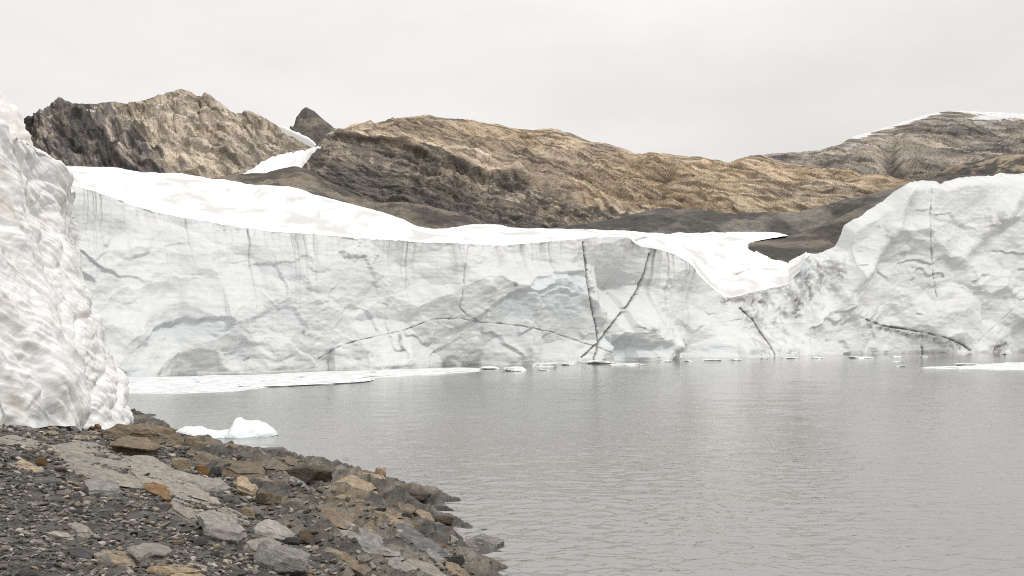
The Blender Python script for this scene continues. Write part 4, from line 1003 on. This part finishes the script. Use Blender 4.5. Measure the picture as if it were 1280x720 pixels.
S_([(498, 708), (513, 697), (540, 705), (560, 724), (518, 726)], 6, 'slab', 'beige bedrock slab at the bottom of the shore rocks', rough=.03)
S_([(340, 612), (356, 606), (400, 628), (440, 652), (430, 660), (390, 645)], 4, 'brown', 'long thin brown bedrock ledge above the rounded tan boulder', rough=.04)
S_([(420, 620), (440, 612), (478, 628), (500, 645), (480, 650), (445, 640)], 5, 'brown', 'striped tan brown bedrock slab behind the dark waterside stones', rough=.05)
S_([(395, 655), (430, 650), (470, 672), (490, 690), (460, 686), (420, 672)], 4, 'grey', 'long grey bedrock ledge in the middle of the shore', rough=.05)
S_([(476, 660), (505, 655), (540, 672), (552, 690), (520, 688), (490, 676)], 5, 'slate', 'dark layered bedrock ledge left of the shore tip', rough=.05)

K_(352, 697, 78, 40, 'grey', 'large rounded grey boulder at the bottom of the bank', 3, planes=10, tilt=.25, deep=.7)
K_(364, 677, 27, 13, 'dark', 'smooth dark stone wedged under the whitish boulder', 8, rnd=.35)
K_(379, 669, 22, 16, 'brown', 'brown stone at the right end of the whitish boulder', 9)
K_(126, 699, 26, 16, 'pale', 'round white stone between the dark block and tan shard', 12, rnd=.3)
K_(58, 602, 46, 17, 'slate', 'long slate grey boulder near the left edge', 13, rnd=.2)
K_(50, 575, 17, 11, 'rust', 'small orange stone above the tan diamond shard', 14)
K_(122, 534, 12, 12, 'rust', 'small rust block at the foot of the ice', 15)
K_(95, 523, 14, 7, 'slate', 'dark stone in the hollow under the ice', 16)
K_(76, 528, 11, 5, 'slate', 'small grey stone just left of the stone under the ice', 17)
K_(110, 528, 11, 6, 'dark', 'dark pebble-like stone left of the small rust block', 18)
K_(178, 540, 100, 30, 'brown', 'big brown outcrop on the skyline of the bank beside the ice', 21, planes=9, tilt=.14, deep=.5, rough=.09)
K_(243, 555, 46, 22, 'brown', 'rounded brown outcrop in front of the iceberg', 22, planes=9, rough=.09)
K_(302, 563, 50, 22, 'brown', 'brown outcrop right below the iceberg', 23, planes=9, tilt=.2, rough=.09)
K_(230, 580, 32, 20, 'tan', 'tan boulder left of the orange boulder', 24)
K_(253, 586, 22, 18, 'rust', 'blocky orange boulder under the outcrop ridge', 25)
K_(272, 588, 22, 20, 'dark', 'dark rock right of the orange boulder', 26)
K_(340, 562, 42, 11, 'slate', 'low dark rock tip touching the water past the outcrops', 27, rnd=.2, rough=.08)
K_(386, 590, 58, 25, 'umber', 'dark brown striped boulder at the water edge', 28, planes=7, tilt=.22, deep=.6)
K_(369, 634, 28, 22, 'slab', 'rounded tan boulder on the bedrock', 29, rnd=.35)
K_(330, 620, 28, 24, 'brown', 'tan brown boulder left of the rounded tan boulder', 31)
K_(344, 626, 18, 20, 'brown', 'upright brown stone touching the rounded tan boulder', 32)
K_(516, 619, 46, 13, 'umber', 'low dark rock reaching out into the lake', 33, rough=.1, rnd=.2)
K_(509, 644, 15, 9, 'dark', 'small black rock just off the shore', 34, rnd=.3)
K_(554, 648, 28, 9, 'umber', 'brown rock standing in the water off the shore', 35, rnd=.25)
K_(474, 638, 18, 8, 'dark', 'dark stone on the tan waterside rocks', 36)
K_(603, 674, 52, 22, 'grey', 'grey rock at the very tip of the shore', 37, planes=10, rough=.09, tilt=.2)
K_(596, 702, 54, 24, 'slate', 'dark knobbly rock below the shore tip', 38, planes=10, rough=.1)
K_(547, 681, 20, 12, 'rust', 'orange brown stone among the shore tip rocks', 39)
K_(457, 697, 34, 13, 'slab', 'crumbly pale rock in the lower shore', 40, rough=.12)
K_(568, 700, 26, 18, 'dark', 'black rock beside the knobbly shore tip rock', 41)
K_(478, 590, 20, 12, 'tan', 'orange tan knob on top of the waterside shelf', 42)
K_(30, 720, 34, 14, 'dark', 'dark block in the bottom left corner', 43, planes=8)
K_(285, 622, 24, 9, 'grey', 'flat grey stone right of the long beige slab top', 44)
K_(306, 640, 26, 12, 'tan', 'tan stone left of the whitish boulder', 45)
K_(205, 632, 24, 12, 'slate', 'bluish grey stone left of the narrow beige sliver', 46)
K_(108, 625, 26, 14, 'slab', 'squarish light stone under the chunky purple grey block', 47)
K_(94, 640, 22, 9, 'dark', 'dark flat stone below the squarish light stone', 48)
K_(128, 640, 36, 9, 'slate', 'long grey stone right of the dark flat stone', 49)

# bedrock ledges stepping down to the water
def ledges():
    r = np.random.RandomState(21); k = 0
    for i in range(1500):
        if k >= 64: break
        py = r.uniform(575, 715); lo = np.interp(py, [p[0] for p in ROCKLINE], [p[1] for p in ROCKLINE]) + 10
        hi = np.interp(py, [560, 600, 625, 660, 720], [320, 440, 500, 570, 600]); px = r.uniform(lo, hi)
        L, W = r.uniform(9, 26), r.uniform(4, 8.5)
        if any(((px - a) / (c + L * .25)) ** 2 + ((py - b) / (d + W * .4)) ** 2 < 1 for a, b, c, d, _ in HERO): continue
        an = r.uniform(.42, .72); ca, sa = math.cos(an), math.sin(an)
        t = (np.arange(7) + r.uniform(-.35, .35, 7)) * 6.283 / 7; rr = r.uniform(.7, 1.2, 7)
        poly = [(px + L * q * math.cos(u) * ca - W * q * math.sin(u) * sa, py + L * q * math.cos(u) * sa * .8 + W * q * math.sin(u) * ca) for u, q in zip(t, rr)]
        m = r.choice(['brown', 'grey', 'slate', 'slab', 'tan', 'umber'], p=[.3, .2, .15, .2, .08, .07])
        lab = {'brown': 'brown', 'grey': 'light grey', 'slate': 'mid grey', 'slab': 'beige', 'tan': 'tan', 'umber': 'dark brown'}[m] + ' bedrock ledge '
        lab += where(px, py)
        S_(poly, r.uniform(4, 9), m, lab, rough=.03, sharp=.97, flare=.04, group='bedrock ledges stepping down to the water'); k += 1
# stones one can pick out on the gravel
def near_hero(px, py, r):
    for a, b, c, d, _ in HERO:
        if ((px - a) / (c * .85 + r)) ** 2 + ((py - b) / (d * .85 + r * .6)) ** 2 < 1: return True
    return False
VAR = {(k, fl): cut_rock(100 + k * 7 + int(fl * 10), 3, 10, 1.0, .05, .0 if k % 4 else .2) for k in range(9) for fl in (0, 1)}
VMAT = {}
ADJ = {'grey': 'light grey', 'dark': 'blackish', 'slate': 'mid grey', 'tan': 'tan', 'pale': 'whitish', 'slab': 'beige', 'rust': 'rust coloured', 'brown': 'brown'}
import re
def short(l): return re.split(r' (?:at|below|behind|beside|in|on|with|under|lying|leaning|alone|next|left|right|between|pointing|sloping|just|cut|near|split|standing|touching|reaching|wedged|among|past|above|across|against)\b', l)[0]
def where(px, py):
    best = min(HERO, key=lambda h: max(abs(px - h[0]) - h[2] * .6, 0) + 1.6 * max(abs(py - h[1]) - h[3] * .6, 0))
    dx, dy = (px - best[0]) / best[2], (py - best[1]) / best[3]
    rel = ('left of' if dx < 0 else 'right of') if abs(dx) > abs(dy) else ('behind' if dy < 0 else 'in front of')
    return rel + ' the ' + short(best[4])
def scatter():
    r = np.random.RandomState(77); spots = []
    tries = 0
    while len(spots) < 236 and tries < 9000:
        tries += 1
        py = r.uniform(532, 718); px = r.uniform(0, np.interp(py, [532, 560, 600, 640, 680, 720], [150, 250, 380, 480, 560, 590]))
        sz = 9.5 + 19 * r.rand() ** 2.2 * (.55 + .45 * (py - 530) / 190)
        if near_hero(px, py, sz * .55): continue
        if any(abs(px - a) < (sz + c) * .52 and abs(py - b) < (sz + c) * .30 for a, b, c in spots): continue
        spots.append((px, py, sz))
    a = np.array(spots); D = hit(a[:, 0], a[:, 1], 0, True)
    for i, (px, py, sz) in enumerate(spots):
        d = D[i]; c = P(px, py, d)
        if c[2] < -.02: continue
        bed = float(bedrock(np.array(px), np.array(py), np.array(c[0]), np.array(c[1])))
        m = r.choice(['grey', 'slate', 'dark', 'tan', 'slab', 'pale', 'rust', 'brown'], p=[.30, .20, .09, .09, .18, .09, .02, .03] if bed < .5 else [.2, .16, .14, .12, .13, .02, .07, .16])
        k, fl = r.randint(9), int(r.rand() < .6)
        key = (k, fl, m)
        if key not in VMAT:
            me = VAR[(k, fl)].copy(); me.materials.clear(); me.materials.append(ST[m]); VMAT[key] = me
        wv = sz * d / F
        lab = ('small ' if sz < 12 else 'larger ') + ('flat ' if fl else 'chunky ') + ADJ[m] + ' stone ' + where(px, py)
        o = link('stone', VMAT[key], None, label=lab, category='stone', group='loose stones on the bank')
        hz = wv * .5 * (r.uniform(.20, .36) if fl else r.uniform(.42, .62))
        o.scale = (wv * .5, wv * .5 * r.uniform(.6, 1.0), hz); o.location = (c[0], c[1], float(ground(c[0], c[1])) + hz * .35)
        o.rotation_euler = (r.uniform(-.2, .2), r.uniform(-.1, .3), r.uniform(0, 6.28))
ledges()
scatter()
def single_out():                       # look-alikes beside the same rock are told apart by their order
    by = {}
    for o in C.objects:
        if o.get('group') in ('loose stones on the bank', 'bedrock ledges stepping down to the water'): by.setdefault(o['label'], []).append(o)
    nth = ['first', 'second', 'third', 'fourth', 'fifth', 'sixth']
    for lab, os_ in by.items():
        if len(os_) < 2: continue
        os_.sort(key=lambda o: o.location.x / o.location.y)
        for i, o in enumerate(os_):
            w_ = ('left one' if i == 0 else 'right one') if len(os_) == 2 else nth[min(i, 5)] + ' from left'
            o['label'] = (lab + ', ' + w_) if len(lab.split()) <= 13 else lab
single_out()

def gravel():
    r = np.random.RandomState(5)
    n = 24000
    py = 530 + 200 * r.rand(n); mx_ = np.interp(py, [530, 560, 600, 640, 680, 720], [160, 260, 390, 480, 570, 600]); px = -20 + (mx_ + 20) * r.rand(n)
    D = np.concatenate([hit(px[i:i + 3000], py[i:i + 3000]) for i in range(0, n, 3000)])
    c = P(px, py, D); x, y = c[:, 0], c[:, 1]; z = ground(x, y)
    bed = bedrock(px, py, x, y)
    clu = ss(-.35, .3, fbm(x / 1.3, y / 1.3, 33.0, 4)); keep = (r.rand(n) > bed * .80) & (r.rand(n) < .25 + .75 * clu) & (z > .05); x, y, z, D, bed = x[keep], y[keep], z[keep], D[keep], bed[keep]; n = len(x)
    sz = (.8 + 10.5 * r.rand(n) ** 3.2) * D / F * .5
    V0, F0 = ICO[1]; nb = 10; base = []
    for k in range(nb):
        N = r.normal(size=(7, 3)); N /= np.linalg.norm(N, axis=1, keepdims=True); dt = V0 @ N.T
        base.append(V0 * np.minimum(1, np.where(dt > .01, .62 / np.maximum(dt, .01), 9).min(1))[:, None])
    base = np.stack(base)[:, :, :]                     # 12 points, 20 faces each
    k = r.randint(nb, size=n); a = r.uniform(0, 6.28, n)
    Q = base[k] * sz[:, None, None] * np.stack([np.ones(n), r.uniform(.6, 1, n), r.uniform(.25, .6, n)], -1)[:, None, :] * 1.3
    ca, sa = np.cos(a)[:, None], np.sin(a)[:, None]
    tl = r.uniform(-.45, .45, n)[:, None]
    X_ = Q[..., 0] * ca - Q[..., 1] * sa; Y_ = Q[..., 0] * sa + Q[..., 1] * ca; Z_ = Q[..., 2] + X_ * tl
    V = np.stack([X_ + x[:, None], Y_ + y[:, None], Z_ + (z + sz * .22)[:, None]], -1)
    pal = np.array([(.075, .074, .074), (.11, .108, .105), (.15, .147, .142), (.20, .195, .185), (.27, .26, .245), (.36, .345, .32), (.26, .22, .17), (.22, .165, .11)])
    cl = pal[r.choice(8, size=n, p=[.25, .20, .16, .15, .13, .06, .035, .015])] * r.uniform(.85, 1.15, n)[:, None] * np.array([1.06, 1.0, .93])
    Fc = (F0[None] + (np.arange(n) * len(V0))[:, None, None]).reshape(-1, 3)
    me = raw_mesh('gravel', V, Fc, {'Col': np.repeat(cl[:, None, :], len(V0), 1)}, False)
    link('gravel', me, GRAVEL, kind='stuff', label='loose dark grey gravel and pebbles covering the bank', category='gravel')
gravel()

# ------------------------------------------------------------------ floating ice
def floe(poly, hpx, label, seed, name='ice_floe', mat=FLOE, group=None, rough=.5, cat='ice floe'):
    pl = np.array(poly, float); D0 = F * EYE / (pl[:, 1].max() - HOR); th = hpx * D0 / F
    D = F * (EYE - th * .55) / (pl[:, 1] - HOR)
    p3 = P(pl[:, 0], pl[:, 1], D)
    me, o = outline_rock(p3, th, th * rough, seed, .6, .03, 8 if len(poly) < 12 else 34)
    ob = link(name, me, mat, label=label, category=cat); ob.location = o
    if group: ob['group'] = group
    return ob
floe([(140, 474.5), (165, 473.2), (220, 470.8), (300, 467.2), (380, 464.8), (470, 462.2), (560, 459.4), (596, 459.2), (592, 463), (540, 466.5), (480, 469), (440, 472), (400, 476), (330, 480), (260, 484), (165, 489), (140, 489)], 3.2, 'long white sheet of brash ice along the foot of the ice wall', 3, rough=.7)
floe([(300, 479), (360, 476), (430, 472.5), (466, 474), (452, 477), (410, 479), (350, 482), (310, 483)], 2.5, 'white ice tongue jutting out from the brash ice sheet', 5, rough=.6)
floe([(166, 486), (220, 484), (290, 483), (330, 483), (300, 487), (230, 490), (166, 491)], 2.0, 'flat white floe at the left end of the brash ice sheet beside the near ice', 6)
def mound(px, py, wpx, hpx, label, seed, name='ice_floe', group=None, mat=FLOE):
    D = F * EYE / (py - HOR); wv, hv = wpx * D / F, hpx * D / F
    me = cut_rock(seed, 3, 9, 1.0, .12, .1)
    ob = link(name, me, mat, label=label, category='ice floe'); ob.location = ((px - 640) * D / F, D, hv * .12); ob.scale = (wv * .5, wv * .45, hv * .95); ob.rotation_euler = (0, 0, seed)
    if group: ob['group'] = group
rc = np.random.RandomState(8)
for i in range(22):
    px_ = rc.uniform(170, 590); y0_ = interp(px_, [(165, 475), (300, 469.5), (470, 464), (600, 460.5)]); y1_ = interp(px_, [(165, 488), (300, 483), (400, 477), (470, 469), (600, 463)])
    py_ = rc.uniform(y0_, y1_)
    mound(px_, py_, rc.uniform(5, 16), rc.uniform(2, 4.5), 'small white ice chunk bedded in the brash ice along the foot of the ice wall', 300 + i, name='ice_chunk', group='ice chunks in the brash ice')
FL = 'small floes along the foot of the ice wall'
mound(644, 463.5, 34, 8, 'small peaked white floe in front of the cracked ice wall', 201)
for px, py, w_, h_, lab, sd_ in ((612, 461, 30, 3, 'thin flat floe just left of the small peaked floe', 202), (678, 458, 40, 6, 'lumpy floe right of the small peaked floe', 203), (708, 456, 22, 3, 'little floe between two lumpy floes', 204),
                            (680, 463, 18, 1.6, 'tiny flat floe under the lumpy floe', 205), (742, 454, 46, 6, 'lumpy floe below the crossing cracks', 206), (782, 456.5, 50, 3.5, 'long flat floe right of the crossing cracks', 207), (765, 454, 16, 2.5, 'tiny floe between the crossing cracks and the long flat floe', 208),
                            (832, 452, 20, 2, 'small floe left of the dark hollow foot', 209), (860, 451.5, 14, 1.8, 'small floe in front of the dark hollow foot', 210), (888, 450.5, 30, 1.8, 'thin white floe right of the dark hollow foot', 211), (920, 450, 22, 2.2, 'thin floe below the dirty ice ramp', 212),
                            (955, 448.5, 12, 1.5, 'tiny floe under the steep dark crack', 213), (990, 448, 26, 1.6, 'first thin floe right of the steep dark crack', 214), (1022, 447.5, 24, 1.6, 'second thin floe right of the steep dark crack', 215), (1075, 447.5, 32, 2, 'thin floe below the tall ice front', 216),
                            (1120, 446, 16, 1.8, 'tiny floe below the long sloping crack', 217), (1122, 452, 20, 1.3, 'thin sliver of ice nearest below the tall ice front', 218), (1125, 458, 14, 1.2, 'lowest tiny ice sliver before the right hand floe', 219), (1155, 446, 12, 1.5, 'tiny floe under the end of the long sloping crack', 220),
                            (1258, 443, 20, 6, 'small peaked ice lump at the far right by the ice foot', 221), (1205, 457, 36, 4, 'small raised floe behind the right hand floe', 222)):
    mound(px, py, w_, h_, lab, sd_, group=FL)
floe([(1158, 458.7), (1185, 457.6), (1200, 457.4), (1208, 455.6), (1224, 455.4), (1240, 453.6), (1262, 453), (1330, 452), (1360, 456), (1330, 460.5), (1290, 460.8), (1262, 460.2), (1236, 460.6), (1212, 459.2), (1190, 459.6)], 2.4, 'flat white floe at the right edge of the lake', 9, rough=.6)

def iceberg():
    sil = [(214, 544), (222, 538), (234, 533), (246, 533.5), (258, 536.5), (270, 538.5), (282, 538.5), (291, 538), (292, 532), (295, 530), (296, 523), (299, 521.5), (304, 525), (312, 526), (322, 526.5), (333, 530), (341, 535), (348, 543.5)]
    D0 = 52.0; s = np.linspace(218, 348, 160); hz = np.interp(s, [a for a, _ in sil], [b for _, b in sil])
    top = EYE - (hz - HOR) * D0 / F
    wl = HOR + F * EYE / D0
    x = (s - 640) * D0 / F
    wd = 1.3 * np.sqrt(np.clip(np.sin(np.linspace(.0, math.pi, 160)), 0, 1))
    th = np.linspace(-.5, math.pi + .5, 60)
    G = np.stack([np.stack([x, D0 - np.cos(t) * wd * (1.2 if math.cos(t) > 0 else .9), np.sign(math.sin(t)) * abs(math.sin(t)) ** 1.25 * np.maximum(top, .02) * 1.0], -1) for t in th])
    n = fbm(G[..., 0] / .9, G[..., 1] / .9, G[..., 2] / .5, 4)
    N = gnormal(G); N *= np.sign((N * (G - np.array([0, D0, 0])))[..., 1:].sum(-1, keepdims=True) + 1e-9)
    G = G + N * (.10 * n)[..., None]
    o = link('iceberg', grid_mesh('iceberg', G, None), BERG, label='low white iceberg with a jagged peak floating behind the bank', category='iceberg')
iceberg()
